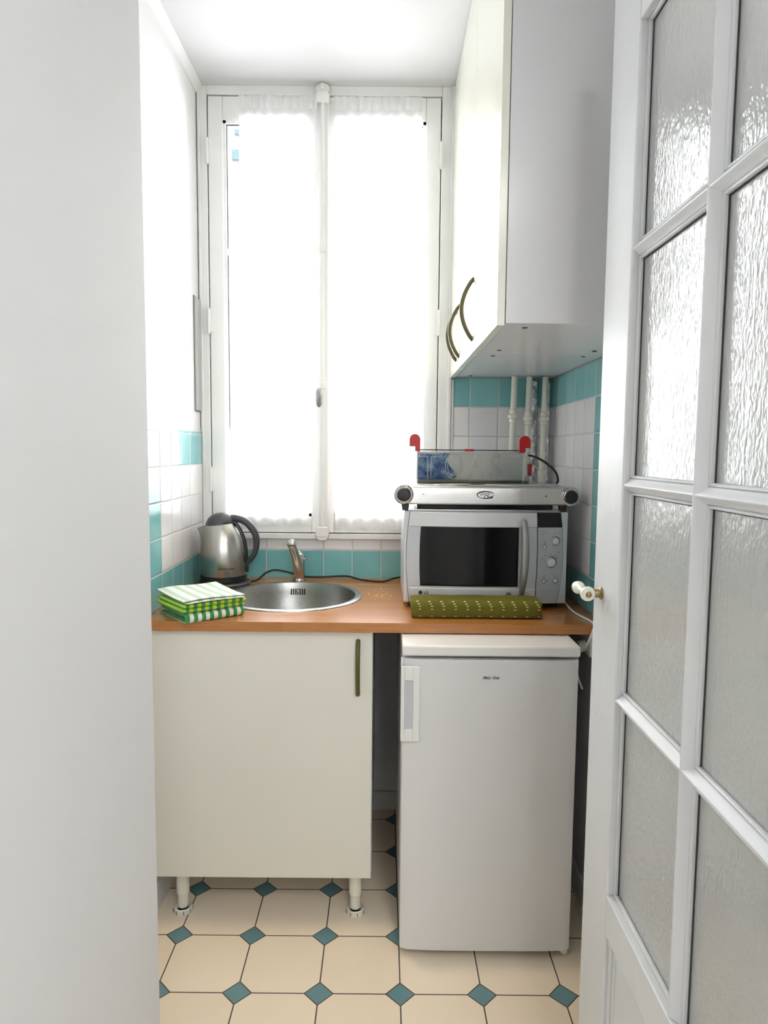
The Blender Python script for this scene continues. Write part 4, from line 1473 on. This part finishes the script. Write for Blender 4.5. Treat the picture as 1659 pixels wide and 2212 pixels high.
pm = thing('placemat_roll', 'folded olive green cloth placemats with cream dashes in front of the microwave', 'placemat', (0.26, 1.92, ZT))
mm = mat_pattern()
prof = []
Y0, Y1, Z0, Z1 = 1.872, 1.962, ZT + 0.0005, 0.9305
for k in range(13):
    a = -PI / 2 - PI / 2 * k / 12
    prof.append((Y0 + 0.012 + 0.012 * math.cos(a), Z0 + 0.012 + 0.012 * math.sin(a)))
for k in range(13):
    a = PI - PI / 2 * k / 12
    prof.append((Y0 + 0.020 + 0.020 * math.cos(a), Z1 - 0.020 + 0.020 * math.sin(a)))
prof += [(Y1 - 0.01, Z1), (Y1, Z1 - 0.012), (Y1, Z0 + 0.01), (Y1 - 0.01, Z0)]
bm = bmesh.new()
nx = 40
rings = []
for i in range(nx + 1):
    x = 0.081 + (0.442 - 0.081) * i / nx
    e = min(i, nx - i) / nx
    sq = 1 - 0.10 * math.exp(-e * 60)
    rings.append([bm.verts.new((x + (0.004 * (zz - Z0) / 0.05 if i == 0 else 0) * -1, (Y0 + Y1) / 2 + (yy - (Y0 + Y1) / 2) * sq + 0.001 * math.sin(x * 30),
                                Z0 + (zz - Z0) * (sq * 0.5 + 0.5) + (0.0006 * math.sin(x * 55) if zz > Z0 + 0.02 else 0))) for (yy, zz) in prof])
for a, b in zip(rings, rings[1:]):
    for k in range(len(prof)):
        bm.faces.new((a[k], a[(k + 1) % len(prof)], b[(k + 1) % len(prof)], b[k]))
bm.faces.new(rings[0][::-1])
bm.faces.new(rings[-1])
obj('outer_fold', bm, mm, pm, ang=50)
for k in range(3):
    z = Z0 + 0.010 + k * 0.013
    obj('inner_layer', B(0.0795, 0.4445, Y0 + 0.010, Y1 - 0.008, z, z + 0.006), mm, pm, bevel=0.002)

# ---------------------------------------------------------------- socket box and crumbs
sb = thing('socket_box', 'white socket box on the right wall just under the worktop', 'socket', (XR, 1.87, 0.80))
obj('housing', B(XR - 0.042, XR - 0.0005, 1.830, 1.905, 0.785, 0.848), M['plastic_warm'], sb, bevel=0.004)
obj('plug', tube(bmesh.new(), [(XR - 0.062, 1.862, 0.806), (XR - 0.042, 1.862, 0.812)], 0.016, 16), M['plastic_warm'], sb)
obj('cord', tube(bmesh.new(), spline([(XR - 0.062, 1.862, 0.80), (0.536, 1.85, 0.76), (0.534, 1.83, 0.735), (0.546, 1.82, 0.700)], 8), 0.003, 8), M['plastic_warm'], sb)

bm = bmesh.new()
rnd = random.Random(3)
for k in range(34):
    x = rnd.gauss(0.005, 0.020) - 0.02
    y = rnd.gauss(2.19, 0.035)
    s = rnd.uniform(0.0008, 0.0019)
    box(bm, x - s, x + s, y - s, y + s, ZT, ZT + s * 1.3)
tag(obj('crumbs', bm, pmat('yellow_crumbs', srgb(214, 186, 110), 0.7)), 'scatter of yellow crumbs on the worktop between sink and microwave', 'crumbs', kind='stuff')

# ---------------------------------------------------------------- ceiling spotlight (above the frame)
cl = thing('ceiling_lamp', 'small dark cylindrical ceiling spotlight above the worktop edge', 'lamp', (-0.10, 1.80, ZC))
obj('shade', lathe(bmesh.new(), [(0.050, 0.0), (0.056, 0.0), (0.056, -0.088), (0.050, -0.088), (0.050, 0.0)], (-0.10, 1.80, ZC), 40), M['charcoal'], cl)
obj('lens', lathe(bmesh.new(), [(0.0495, -0.002), (0.03, -0.003), (0.0005, -0.0035)], (-0.10, 1.80, ZC), 32), M['lamp'], cl)

hl = thing('hall_fill_panel', 'added flat square fill light on the hall ceiling, unseen behind the viewer', 'lamp', (0.45, -0.55, ZC))  # added glowing panel out of view, brightens the kitchen fronts from above
obj('housing', B(0.22, 0.68, -0.78, -0.32, ZC - 0.03, ZC), M['gloss'], hl, bevel=0.004)  # body of the added fill panel
obj('fill_diffuser', B(0.24, 0.66, -0.76, -0.34, ZC - 0.034, ZC - 0.030), emis('neutral_fill_diffuser', (1.0, 0.98, 0.96, 1), 42), hl)
